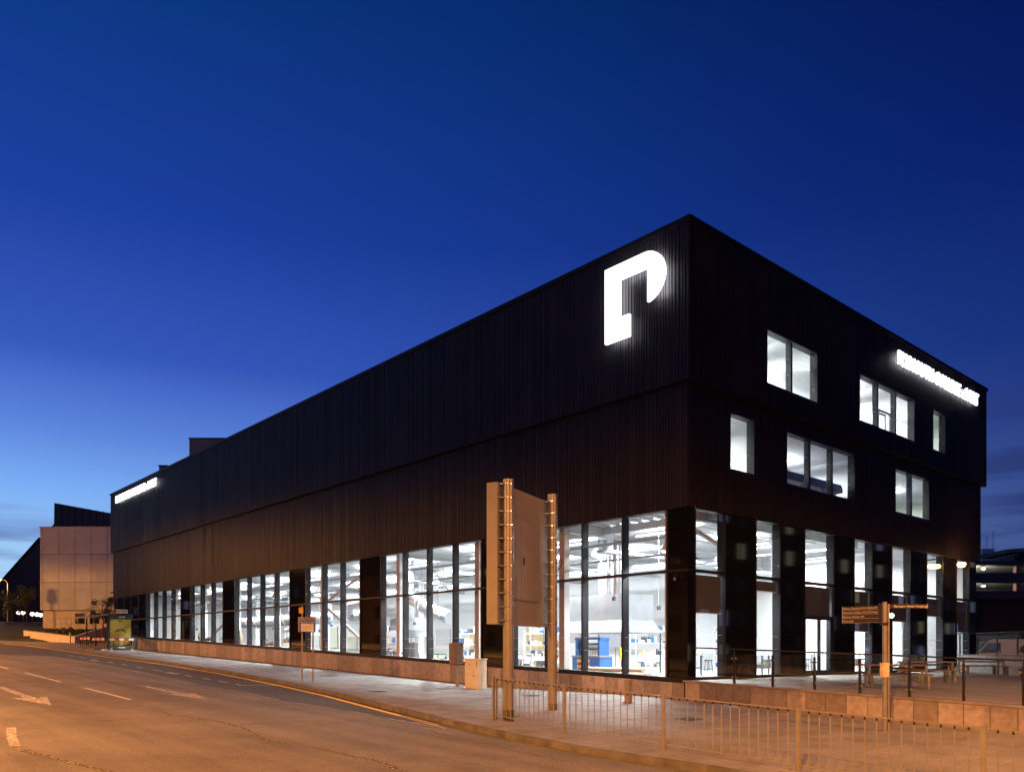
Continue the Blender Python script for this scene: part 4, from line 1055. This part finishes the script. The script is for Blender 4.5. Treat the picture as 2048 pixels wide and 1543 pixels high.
for i, (x, y, z) in enumerate(((4.8,132.36,7.13),(5.33,131.88,7.05),(6.43,130.91,6.89),(6.99,130.41,6.81),(7.41,130.04,6.73))):
    t = thing('globe_lamp', 'white globe lamp on a post in the row beyond the lawn', 'globe lamp', (x, y, 4.6), 0, 'row of globe lamps beyond the lawn')
    MB().tube([(0,0,0),(0,0,z-4.6)], .05, 8).build('post', 'black_paint', t); MB().lathe((0,0,z-4.6), [(.05,-.28),(.24,-.18),(.3,0),(.24,.18),(.05,.28)], 14).build('globe', 'lamp_globe', t, True)
t = thing('street_lamp', 'lit sodium street lamp rising behind the trees on the lawn', 'street lamp', (-.57,110.39,4.5))
MB().tube([(0,0,-.5),(0,0,5.6)], [.10,.06], 10).build('column', 'galv_post', t, True)
MB().tube([(0,0,5.6),(-.3,-.3,5.95),(-1.0,-1.0,6.05)], .04, 6).build('bracket', 'galv_post', t, True)
MB().hexa([(-1.5,-1.3,5.98),(-1.3,-1.5,5.98),(-.8,-1.0,5.98),(-1.0,-.8,5.98),(-1.45,-1.28,6.12),(-1.28,-1.45,6.12),(-.85,-1.0,6.12),(-1.0,-.85,6.12)]).build('lamp_head', 'galv', t)
MB().lathe((-1.2,-1.2,5.93), [(.05,-.16),(.18,-.12),(.24,-.02),(.2,.03)], 12).build('bulb', 'lamp_sodium', t, True)
lamp('sodium_light', 'POINT', t, (-1.2,-1.2,5.55), 1300, SODIUM, shadow_soft_size=.2)

# ------------------------------------------------------------ bus shelter and barriers
bz = base_z(56)
bs = thing('bus_shelter', 'bus shelter with a yellow poster in its end panel', 'bus shelter', (-3.0, 55.5, bz))
MB().box((0,0,.02),(1.78,.14,.34)).build('panel_foot', 'shelter_dark', bs)
MB().box((0,0,.341),(.09,.14,2.5)).box((1.69,0,.341),(1.78,.14,2.5)).box((-.06,-.03,2.501),(1.84,.17,2.95)).build('panel_frame', 'shelter_dark', bs)
po = MB().box((.091,.01,.345),(1.689,.06,2.499)).build('poster', 'poster_yellow', bs)
for i in range(9):
    a = R(160-i*17.5); c = (.89+.42*math.cos(a), .004, 1.35+.30*math.sin(a)); n = (.89+.42*math.cos(a-R(15)), .004, 1.35+.30*math.sin(a-R(15))); MB().bar(c, n, .006, .11).build('poster_emblem', 'poster_ink', po)
for k, w in enumerate((.62, .5)): bx('poster_print', (.89-w/2,.002,1.20-k*.12), (.89+w/2,.009,1.24-k*.12), 'poster_ink', po)
bx('poster_print', (.75,.002,2.30), (1.0,.009,2.40), 'poster_ink', po); bx('header_print', (.75,-.035,2.68), (1.25,-.031,2.73), 'barrier_white', bs)
for k in range(2): bx('header_sign', (.55,.0,3.02+k*.18), (1.45,.10,3.13+k*.18), 'barrier_white', bs)
MB().hexa([(-1.5,.2,2.60),(1.0,.2,2.98),(1.0,4.3,2.98),(-1.5,4.3,2.60),(-1.5,.2,2.76),(1.0,.2,3.10),(1.0,4.3,3.10),(-1.5,4.3,2.76)]).build('roof', 'shelter_roof_skylit', bs)
for x, y in ((-.75,1.0),(.9,3.7),(-.75,3.7)): bx('post', (x-.05,y-.05,-.1), (x+.05,y+.05,2.68 if x<0 else 2.95), 'shelter_dark', bs)
bx('glass_panel', (.9,.3,.3), (.92,3.6,2.3), 'balustrade_glass', bs); MB().box((.3,.6,.45),(.7,3.4,.5)).build('bench', 'timber', bs)
def barrier(x, y, rz, label):
    t = thing('plastic_barrier', label, 'barrier', (x, y, base_z(y)), rz, 'plastic barriers round the bus shelter')
    W = 2.0
    MB().tube([(.04,0,.14),(.04,0,.92),(.10,0,1.0),(W-.10,0,1.0),(W-.04,0,.92),(W-.04,0,.14)], .035, 8).build('frame', 'barrier_grey', t, True)
    bx('bottom_board', (.05,-.03,.12), (W-.05,.03,.34), 'barrier_grey', t)
    for k in range(5): bx('reflective_band', (.08+k*.368,-.04,.80), (.08+k*.368+.366,.04,.97), 'barrier_red' if k % 2 else 'barrier_white', t)
    for k in range(4): bx('bar', (.36+k*.40,-.02,.341), (.42+k*.40,.02,.799), 'barrier_grey', t)
    bx('maker_plate', (.75,-.036,.18), (1.25,-.031,.26), 'barrier_white', t)
    for q in (.2, W-.2): MB().hexa([(q-.07,-.26,0),(q+.07,-.26,0),(q+.07,.26,0),(q-.07,.26,0),(q-.05,-.06,.119),(q+.05,-.06,.119),(q+.05,.06,.119),(q-.05,.06,.119)]).build('foot', 'barrier_yellow', t)
barrier(-3.35, 54.4, 0, 'red and white banded plastic barrier directly in front of the yellow poster')
barrier(-3.55, 54.6, R(103), 'plastic barrier on the road side of the shelter, joined to the front one')
barrier(-4.1, 56.7, R(98), 'plastic barrier on the road side of the shelter, farthest along the kerb')
barrier(-1.15, 54.5, R(80), 'plastic barrier between the bus shelter and the stone plinth')

# ------------------------------------------------------------ right: car park, tower and canopy
cpk = thing('car_park', 'multi-storey car park with lit open decks beyond the terrace', 'building', (58.21,11.45,.98), CAMRZ)
MB().box((-4,0,-3),(26,12,4.78)).build('brick_wall', 'brick_brown', cpk)
for a, b, nm in ((4.78,5.51,'deck_parapet'),(6.20,7.16,'deck_parapet'),(7.85,8.25,'roof_parapet')): MB().box((-4,-.15,a),(26,.1,b)).build(nm, 'carpark_concrete', cpk)
for z in (4.9, 6.6, 7.9): MB().box((-4,.1,z-.12),(26,12,z+.0)).build('deck_slab', 'carpark_deck', cpk)
MB().box((-4,11.5,4.8),(26,11.9,8.2)).build('rear_wall', 'carpark_deck', cpk)
for k in range(7): bx('deck_column', (.55+k*4.1-.35,.11,4.9), (.55+k*4.1+.05,.6,7.8), 'pink_brick', cpk)
for z in (7.62, 6.05):
    for k in range(3):
        t = thing('deck_light', 'white deck light hanging in the open car park deck', 'deck light', (59.14+k*2.6,10.62+k*3.0,z+.98-.12), CAMRZ, 'lights in the car park decks')
        bx('housing', (-.1,-.4,.06), (.1,.5,.12), 'steel_white', t); MB().lathe((0,0,0), [(.03,-.05),(.12,-.02),(.13,.05)], 10).build('lens', 'lamp_white', t, True)
        lamp('deck_lamp', 'POINT', t, (0,.2,-.15), 120, (1,1,.95), shadow_soft_size=.1)
tw_ = thing('tower_block', 'distant pale tower block with dark windows and roof aerials', 'building', (414.12,130.13,0), CAMRZ)
MB().box((0,0,0),(6.1,8,51)).build('wall', 'building_pale', tw_)
for z in (47.2, 42.2, 39.5):
    for k in range(4): bx('window', (.9+k*1.35,-.1,z), (1.6+k*1.35,-.01,z+(1.6 if z > 45 else 1.0)), 'car_glass', tw_)
bx('cornice', (-.1,-.2,44.2), (6.2,-.01,44.5), 'barrier_white', tw_)
for x, h in ((2.9, 6.5), (6.0, 9)): MB().tube([(x,1,51),(x,1,51+h)], .12, 5).build('aerial', 'dark_item', tw_)
cn = thing('canopy_building', 'building with a jutting flat canopy roof above the car park', 'building', (99.58,21.53,.98), CAMRZ)
MB().prism([(.4,0,13.7),(12,0,14.5),(12,0,13.2),(1.0,0,13.3)], (0,8,0)).build('canopy', 'building_grey', cn)
MB().box((2.0,.6,9),(12,8,13.2)).build('wall', 'copper_brown', cn)
MB().prism([(-2.4,1,11.8),(1.9,1,13.0),(1.9,1,9),(-2.4,1,9)], (0,6,0)).build('sloped_roof', 'building_grey', cn)
# parked van seen through the glass screen
vn = thing('parked_van', 'white parked van seen through the terrace glass screen', 'van', (32.0,.6,-.35), R(-60))
prof = [(-2.3,.45),(-2.3,1.05),(-1.55,1.2),(-.85,1.95),(-.6,2.05),(2.2,2.05),(2.35,1.9),(2.4,.45)]
MB().prism([(x,-.9,z) for x, z in prof], (0,1.8,0)).build('body', 'car_white', vn)
for s in (-1, 1):
    MB().prism([(x, s*.905, z) for x, z in ((-1.35,1.25),(-.82,1.82),(-.2,1.82),(-.2,1.25))], (0, s*.01, 0)).build('side_window', 'car_glass', vn)
    for x in (-1.45, 1.5):
        w = MB().tube([(x,s*.72,.34),(x,s*.92,.34)], .34, 18).build('wheel', 'tyre', vn); MB().tube([(x,s*.921,.34),(x,s*.93,.34)], .2, 12).build('rim', 'clip_steel', w)
    bx('headlight', (-2.33, s*.62-.15, .85), (-2.301, s*.62+.15, 1.0), 'clip_steel', vn)
MB().hexa([(-1.50,-.75,1.27),(-.92,-.75,1.90),(-.92,.75,1.90),(-1.50,.75,1.27),(-1.56,-.75,1.28),(-.97,-.75,1.93),(-.97,.75,1.93),(-1.56,.75,1.28)]).build('windscreen', 'car_glass', vn)
bx('bumper', (-2.42,-.88,.4), (-2.301,.88,.62), 'dark_item', vn)
sheet([[(26,-40,-.9),(70,-40,-.9)],[(26,8,-.35),(70,8,-.35)]], 'side_street', 'asphalt_new', kind='structure')

# ------------------------------------------------------------ lamps and cameras on the facade
t = thing('wall_lamp', 'orange sodium wall lamp glowing at the far end of the terrace front', 'wall lamp', (22.7,-.02,5.50))
bx('bracket', (-.03,-.45,.05), (.03,0,.10), 'black_paint', t); MB().lathe((0,-.5,0), [(.04,-.16),(.16,-.12),(.2,0),(.16,.05),(.05,.08)], 14).build('globe', 'lamp_sodium', t, True)
lamp('sodium_light', 'POINT', t, (0,-.78,-.02), 160, SODIUM, shadow_soft_size=.12)
t = thing('wall_lamp', 'white globe lamp on the dark glass behind the fingerpost', 'wall lamp', (15.15,.03,2.62))
bx('bracket', (-.03,-.2,.05), (.03,0,.10), 'black_paint', t); MB().lathe((0,-.25,0), [(.03,-.11),(.09,-.07),(.115,0),(.09,.07),(.03,.11)], 14).build('globe', 'lamp_globe', t, True)
for loc, rz, lb in (((-.06,.45,3.55), R(200), 'small black security camera on the dark corner panel'), ((-.02,64.6,6.5), R(180), 'small security camera at the far end of the street front')):
    t = thing('security_camera', lb, 'camera', loc, rz)
    bx('mount', (-.10,-.05,-.05), (.06,.05,.05), 'black_paint', t); MB().tube([(.06,0,-.02),(.34,.05,-.12)], .055, 10).build('camera_body', 'black_paint', t, True); MB().tube([(.34,.05,-.12),(.36,.053,-.127)], .04, 10).build('lens', 'clip_steel', t)

# ------------------------------------------------------------ workshop contents
def rect_duct(name, label, lo, hi, skirt):
    t = thing(name, label, 'extractor', ((lo[0]+hi[0])/2, (lo[1]+hi[1])/2, lo[2])); w, d, h = ((hi[i]-lo[i]) for i in range(3))
    MB().box((-w/2,-d/2,0),(w/2,d/2,h)).build('hood_box', 'hood_steel', t)
    MB().hexa([(-w/2-.3,-d/2-.3,-skirt),(w/2+.3,-d/2-.3,-skirt),(w/2+.3,d/2+.3,-skirt),(-w/2-.3,d/2+.3,-skirt),(-w/2,-d/2,-.002),(w/2,-d/2,-.002),(w/2,d/2,-.002),(-w/2,d/2,-.002)]).build('skirt', 'hood_skirt', t)
    for q in (-.3, .3): MB().tube([(q*w,q*d,h),(q*w,q*d,6.2-lo[2])], .24, 16).build('riser_duct', 'duct_steel', t, True)
    for sx_ in (-1, 1):
        for sy_ in (-1, 1): MB().tube([(sx_*(w/2+.22), sy_*(d/2+.22), -lo[2]), (sx_*(w/2+.22), sy_*(d/2+.22), -skirt)], .03, 6).build('leg', 'frame_metal', t)
rect_duct('extraction_hood', 'large galvanised extraction hood behind the window next to the dark corner', (4.2,6.6,2.35), (6.4,9.9,3.5), .55)
rect_duct('extraction_hood', 'smaller grey extraction hood beyond the leaning wooden boards', (3.6,22.0,2.2), (5.0,23.8,2.9), .4)
def duct(label, pts, r=.33):
    t = thing('air_duct', label, 'air duct', pts[0])
    q = [tuple(Vector(p)-Vector(pts[0])) for p in pts]
    MB().tube(q, r, 18).build('duct_tube', 'duct_steel', t, True)
    for a, b in zip(q, q[1:]):
        n = max(1, int((Vector(b)-Vector(a)).length/1.6)); d = (Vector(b)-Vector(a)).normalized()
        for k in range(1, n+1): c = Vector(a)+(Vector(b)-Vector(a))*(k/(n+.3)); MB().tube([c-d*.03, c+d*.03], r+.025, 18).build('joint_ring', 'steel_white', t, True)
    for k in range(2): c = Vector(q[0])+(Vector(q[-1])-Vector(q[0]))*(.3+.4*k); MB().tube([c, (c.x, c.y, 6.2-pts[0][2])], .01, 5).build('hanger_rod', 'frame_metal', t)
duct('fat round air duct sloping down towards the window bay of the feeder pillar', [(3.5,21.6,4.0),(3.4,19.8,3.3),(3.3,17.6,2.75)], .36)
duct('round air duct with an upturned elbow beside the K shaped brace', [(3.0,23.5,2.9),(3.0,26.9,2.9),(3.0,27.35,3.1),(3.0,27.4,3.5),(3.0,27.2,3.8),(3.0,25.5,3.85)], .22)
duct('long straight air duct low behind the window bays beyond the K shaped brace', [(5.0,29,3.3),(5.0,38,3.3),(5.0,50,3.3)], .42)
duct('high level air duct along the back of the workshop', [(10.5,6,5.2),(10.5,25,5.2),(10.5,48,5.2)], .3)
duct('air duct crossing the room behind the terrace windows', [(12,7,5.1),(18,7,5.1),(25.5,7,5.1)], .28)
def bench(x, y, rz, label, top='plywood', w=1.6, d=.7, h=.88, under='machine_grey'):
    t = thing('workbench', label, 'workbench', (x,y,-.02), rz)
    MB().box((-w/2,-d/2,h-.05),(w/2,d/2,h)).build('top', top, t)
    for a in (-1,1):
        for b in (-1,1): bx('leg', (a*(w/2-.06)-.03,b*(d/2-.06)-.03,0), (a*(w/2-.06)+.03,b*(d/2-.06)+.03,h-.051), under, t)
    MB().box((-w/2+.04,-d/2+.04,.28),(w/2-.04,d/2-.04,.32)).build('shelf', under, t)
    for k in range(4): bx('box', (-w/2+.1+k*w*.22,-.2,.321), (-w/2+.1+k*w*.22+w*.16,.15,.321+.12+.1*((k*7)%3)), ('dark_item','cabinet_cream','machine_grey','room_white')[k], t)
def rack(x, y, rz, label, items, h=2.0, w=1.4):
    t = thing('shelf_rack', label, 'shelf', (x,y,-.02), rz)
    for a in (0, w-.04):
        for b in (0, .41): bx('upright', (a,b,0), (a+.04,b+.04,h), 'steel_white', t)
    for k in range(4):
        z = .15+k*(h-.3)/3; s_ = MB().box((.0,.0,z),(w,.45,z+.03)).build('shelf', 'steel_white', t)
        p = .06
        while p < w-.2:
            ww = random.uniform(.08,.26); bx('stored_item', (p,.08,z+.031), (p+ww,.36,z+.031+random.uniform(.1,.36)), random.choice(items), s_); p += ww+random.uniform(.02,.12)
def stool(x, y, label):
    t = thing('stool', label, 'stool', (x,y,-.02), 0, 'stools in the workshop')
    MB().lathe((0,0,.60), [(.16,0),(.17,.02),(.17,.04),(.15,.05)], 14).build('seat', 'dark_item', t, True)
    for k in range(4): a = R(45+90*k); MB().tube([(.12*math.cos(a),.12*math.sin(a),.6),(.2*math.cos(a),.2*math.sin(a),0)], .012, 6).build('leg', 'frame_metal', t)
    MB().tube([(.17*math.cos(R(30*k)),.17*math.sin(R(30*k)),.22) for k in range(13)], .008, 5, False).build('foot_ring', 'frame_metal', t)
bl = thing('hand_press', 'blue press machine behind the street window next to the pallet of boards', 'machine', (3.0,7.2,-.02), R(90))
MB().box((-.8,-.4,0),(.8,.4,.75)).build('base', 'machine_blue', bl); MB().box((-.85,-.45,.751),(.85,.45,.82)).build('table', 'machine_grey', bl)
for a in (-.7,.6): bx('side_frame', (a,-.3,.821), (a+.1,.3,1.5), 'machine_blue', bl)
MB().tube([(-.6,0,1.2),(.6,0,1.2)], .16, 18).build('roller', 'duct_steel', bl, True); MB().box((-.75,-.3,1.501),(.75,.3,1.6)).build('crown', 'machine_blue', bl)
for k in range(8): bx('guard_slat', (-.55+k*.14,-.42,.84), (-.48+k*.14,-.40,1.12), 'plywood', bl)
wd = thing('hand_cart', 'steel hand cart with a hi-vis vest hung over its handle', 'cart', (2.2,5.2,-.02), R(75))
MB().box((-.5,-.35,.22),(.5,.35,.27)).build('deck', 'frame_metal', wd)
MB().tube([(-.5,-.3,.27),(-.5,-.3,1.15),(-.5,.3,1.15),(-.5,.3,.27)], .018, 8).build('handle', 'dark_item', wd, True)
MB().hexa([(-.56,-.1,.62),(-.53,-.1,.62),(-.53,.12,.62),(-.56,.12,.62),(-.55,-.12,1.16),(-.45,-.12,1.16),(-.45,.14,1.16),(-.55,.14,1.16)]).build('hi_vis_vest', 'hi_vis', wd)
for a in (-.4,.4):
    for b in (-.28,.28): MB().tube([(a,b-.03,.1),(a,b+.03,.1)], .1, 12).build('wheel', 'tyre', wd)
rl = thing('paper_rolls', 'pile of pale card tubes lying behind the window next to the dark corner', 'card tubes', (1.5,4.6,-.02), R(97))
for k, (b, z, L) in enumerate(((-.2,.1,1.5),(.02,.1,1.35),(.24,.1,1.45),(-.09,.28,1.3),(.13,.28,1.4))): MB().tube([(-L,b,z),(L,b,z)], .095, 14).build('card_tube', 'concrete_base', rl, True)
bn = thing('striped_drum', 'orange and black striped drum behind the pole of the road sign', 'drum', (1.5,6.3,-.02))
for k in range(6): MB().lathe((0,0,k*.11), [(.24,0),(.25,.02),(.25,.09),(.24,.11)], 18).build('hoop', 'taxi_orange' if k % 2 else 'dark_item', bn, True)
for x, y, z, lb in ((7.95,6.1,.55,'red fire extinguisher on the white column behind the corner window'),):
    t = thing('fire_extinguisher', lb, 'extinguisher', (x-.38,y+.55,z)); MB().lathe((0,0,0), [(.08,0),(.09,.03),(.09,.42),(.05,.5),(.03,.52)], 14).build('cylinder', 'ext_red', t, True); MB().tube([(0,0,.52),(-.08,-.1,.55),(-.15,-.1,.3)], .015, 6).build('hose', 'black_paint', t)
    bx('wall_sign', (-.1,.08,.75), (.1,.10,1.0), 'ext_red', t)
for k, (x, y, rz, tp, un, lb) in enumerate(((2.2,11.2,R(90),'plywood','steel_white','plywood topped bench behind the sign box'),(2.0,16.6,R(90),'machine_green','hi_vis','green topped bench with yellow legs behind the feeder pillar'),(4.5,14.2,R(90),'room_white','machine_grey','white topped bench behind the boarded column'),(5.5,4.2,0,'plywood','dark_item','plywood bench inside the corner window on the terrace side'),(8.8,2.4,0,'room_white','dark_item','dark legged desk behind the terrace window next to the door'),(12.6,3.0,0,'plywood','machine_grey','plywood bench behind the terrace window past the door'),(17.0,2.5,0,'plywood','dark_item','plywood bench under the slanted white brace'),(21,3,0,'room_white','machine_grey','white bench in the terrace room past the brace'))): bench(x, y, rz, lb, tp, under=un)
IT = ['room_white','machine_grey','dark_item','plywood','machine_blue','cabinet_cream','room_grey']
rack(9.5,10.2,0,'tall white storage rack against the back wall of the corner room',IT,2.2,3.0)
rack(4.8,10.8,R(90),'white storage rack full of boxes behind the sign box',IT,2.0,2.2)
rack(5.5,17.0,R(90),'white storage rack behind the green topped bench',IT,2.1,2.4)
rack(5.0,24.6,R(90),'white storage rack behind the K shaped brace',IT,2.3,2.6)
rack(2.2,32.0,R(90),'tall white storage rack in the window bay past the K shaped brace',IT,2.4,2.4)
rack(2.2,42.2,R(90),'tall white storage rack behind the single slanted brace',IT,2.9,2.2)
rack(2.2,50.2,R(90),'tall white storage rack in the last lit window bay',IT,3.1,2.4)
rack(14.0,8.2,0,'white storage rack behind the terrace door',IT,2.2,3.5)
bw = thing('leaning_boards', 'pale wooden boards leaning in the window bay before the green bench', 'boards', (2.0,19.4,-.02), R(90))
for k in range(7): MB().hexa([(-.7+k*.2,-.35,0),(-.55+k*.2,-.35,0),(-.55+k*.2,-.31,0),(-.7+k*.2,-.31,0),(-.7+k*.2,.1,1.5),(-.55+k*.2,.1,1.5),(-.55+k*.2,.14,1.5),(-.7+k*.2,.14,1.5)]).build('board', 'plywood', bw)
MB().box((-.8,.05,0),(.8,.30,1.45)).build('board_rack', 'dark_item', bw)
for k, (x, y) in enumerate(((1.6,10.2),(1.7,12.9),(1.8,15.3),(2.9,12.0),(1.7,18.2),(4.2,3.2),(5.9,3.3),(9.6,1.9),(12.0,2.2),(16.4,1.8))): stool(x, y, 'round black topped stool on thin legs standing by a workbench')
for nm, lb, x, y, col in (('clay_urn','tall pale clay urn on the inner window ledge',.62,38.0,'pot_terracotta'),('clay_urn','short brown clay urn on the inner ledge by the single brace',.62,45.4,'pot_terracotta')):
    t = thing(nm, lb, 'urn', (x,y,sill_z(y)+.15)); k = 1 if 'tall' in lb else .7
    MB().box((-.2,-.3,-.06),(.2,.3,0)).build('ledge', 'room_white', t); MB().lathe((0,0,0), [(.10*k,0),(.18*k,.25*k),(.20*k,.45*k),(.10*k,.68*k),(.07*k,.78*k),(.10*k,.86*k)], 16).build('urn_body', col, t, True)
for x, y, lb in ((.75,19.05,'three dark glazed pots on the ledge under the leaning boards'),(.75,33.5,'row of dark glazed pots on the ledge past the K shaped brace'),(.75,44.2,'row of dark glazed pots on the ledge by the slanted brace'),(.72,13.9,'dark glazed pots on the ledge next to the boarded column')):
    t = thing('pot_group', lb, 'pots', (x,y,sill_z(y)+.15)); MB().box((-.2,-.8,-.06),(.2,.8,0)).build('ledge', 'room_white', t)
    for k in range(5): s_ = .6+.3*((k*3) % 4)/3; MB().lathe((0,-.64+k*.32,0), [(.06*s_,0),(.12*s_,.10*s_),(.12*s_,.2*s_),(.06*s_,.27*s_),(.08*s_,.31*s_)], 12).build('pot', 'dark_item', t, True)
def pot_plant(x, y, lb, seed):
    t = thing('pot_plant', lb, 'plant', (x,y,-.02)); MB().lathe((0,0,0), [(.14,0),(.19,.36),(.2,.4),(.16,.4)], 14).build('pot', 'concrete_base', t, True); leaves('foliage', 'leaf', t, blobset(random.Random(seed), 7, .15, .5, .95, .16), 260, .06, seed)
pot_plant(5.15,.85,'leafy plant in a pale pot inside the second terrace window', 61); pot_plant(.75,.75,'leafy plant in a pale pot inside the corner terrace window', 62)
st = thing('steel_staircase', 'white steel staircase behind the far terrace windows', 'staircase', (20.4,5.2,-.02))
for s_ in (0, 1.0): MB().hexa([(0,s_,0),(.3,s_,0),(.3,s_+.05,0),(0,s_+.05,0),(5.2,s_,6.0),(5.5,s_,6.0),(5.5,s_+.05,6.0),(5.2,s_+.05,6.0)]).build('stringer', 'steel_white', st)
for k in range(20): bx('tread', (.15+k*.262,.051,.25+k*.30), (.43+k*.262,.999,.29+k*.30), 'machine_grey', st)
# first and top floor contents
t = thing('model_shelter', 'timber framed display with a dark flat roof behind the three pane first floor window', 'display', (11.0,2.2,6.85))
MB().prism([(-3,-.9,1.75),(2.4,-.9,1.75),(2.55,-.9,1.55),(2.55,-.9,1.40),(-3,-.9,1.40)], (0,2.2,0)).build('roof', 'dark_item', t)
for x in (-2.6,-.9,.8,2.1):
    for y in (-.75,1.1): bx('post', (x,y,-.25), (x+.10,y+.10,1.399), 'plywood', t)
MB().box((-2.5,1.21,.3),(2.1,1.25,1.3)).build('back_panel', 'plywood', t)
t = thing('timber_frames', 'timber display frames behind the three pane top floor window', 'display', (16.2,1.2,10.3))
for k, (x, y, h, w) in enumerate(((-2.4,0,2.3,.9),(-.3,-.5,2.1,1.2),(1.2,.2,2.4,.8))):
    MB().box((x,y,0),(x+.08,y+.08,h)).box((x+w,y,0),(x+w+.08,y+.08,h)).box((x,y,h+.001),(x+w+.08,y+.08,h+.08)).build('frame', 'timber_grey', t)
for k in range(10): bx('hanging_strip', (-.9+k*.3,.6,.4), (-.78+k*.3,.64,1.5+.12*((k*5) % 4)), ('plywood','dark_item','room_white','pink_brick')[k % 4], t)
for k in range(8): bx('stair_tread', (-2.3+.0*k,1.2+.22*k,.5+k*.2), (-1.0,1.4+.22*k,.6+k*.2), 'pink_brick', t)
t = thing('cloth_heap', 'heap of dark cloth on the sill of the narrow first floor window', 'cloth', (3.2,.75,7.45))
MB().box((-.7,-.3,-.85),(.7,.4,-.02)).build('sill_box', 'room_white', t)
MB().lathe((.1,0,-.02), [(.62,0),(.5,.12),(.34,.26),(.15,.36),(.03,.4)], 12).build('cloth', 'dark_item', t, True)
for lb, x, y, z in (('white roof truss behind the two pane top floor window',5.9,2.5,13.4),('white roof truss behind the three pane first floor window',8.0,3.2,9.2)):
    t = thing('ceiling_truss', lb, 'truss', (x,y,z)); MB().tube([(-1.6,0,0),(2.4,0,0)], .05, 8).build('chord', 'steel_white', t); MB().tube([(-1.6,0,.45),(2.4,0,.45)], .05, 8).build('chord', 'steel_white', t)
    for k in range(8): MB().tube([(-1.6+k*.5,0,0 if k % 2 else .45),(-1.1+k*.5,0,.45 if k % 2 else 0)], .025, 6).build('web', 'machine_grey', t)
    bx('cable_tray', (-1.5,.4,.1), (2.3,.7,.16), 'machine_grey', t)

# conduits, droppers and pipework in the workshop
rg = random.Random(77)
for k in range(26):
    y = 2.2+k*2.05+rg.uniform(-.5,.5); x = rg.uniform(1.6,5.5); z = rg.uniform(1.6,3.6)
    MB().tube([(x,y,z),(x,y,6.2)], rg.choice((.012,.02,.03)), 6).build('dropper', rg.choice(('machine_grey','dark_item','machine_grey')), bld)
    bx('socket_box', (x-.06,y-.06,z-.16), (x+.06,y+.06,z), 'dark_item' if k % 3 else 'machine_blue', bld)
for x, z in ((2.2,5.35),(2.5,5.35),(6.2,4.6),(8.2,5.0),(1.4,4.55)):
    MB().tube([(x,1.2,z),(x,30,z),(x,56,z)], .035, 8).build('pipe', 'machine_grey', bld, True)
for k in range(9):
    y = 5+k*5.6; MB().box((1.2,y,4.9),(12,y+.3,4.95)).box((1.2,y,4.951),(12,y+.02,5.03)).box((1.2,y+.28,4.951),(12,y+.3,5.03)).build('cable_tray', 'machine_grey', bld)
for k in range(14):
    y = 12.5+k*3.4; bx('wall_board', (14.9,y,rg.uniform(.9,1.6)), (14.99,y+rg.uniform(.8,1.8),rg.uniform(2.2,3.2)), rg.choice(('room_cream','room_grey','plywood','room_grey')), bld)
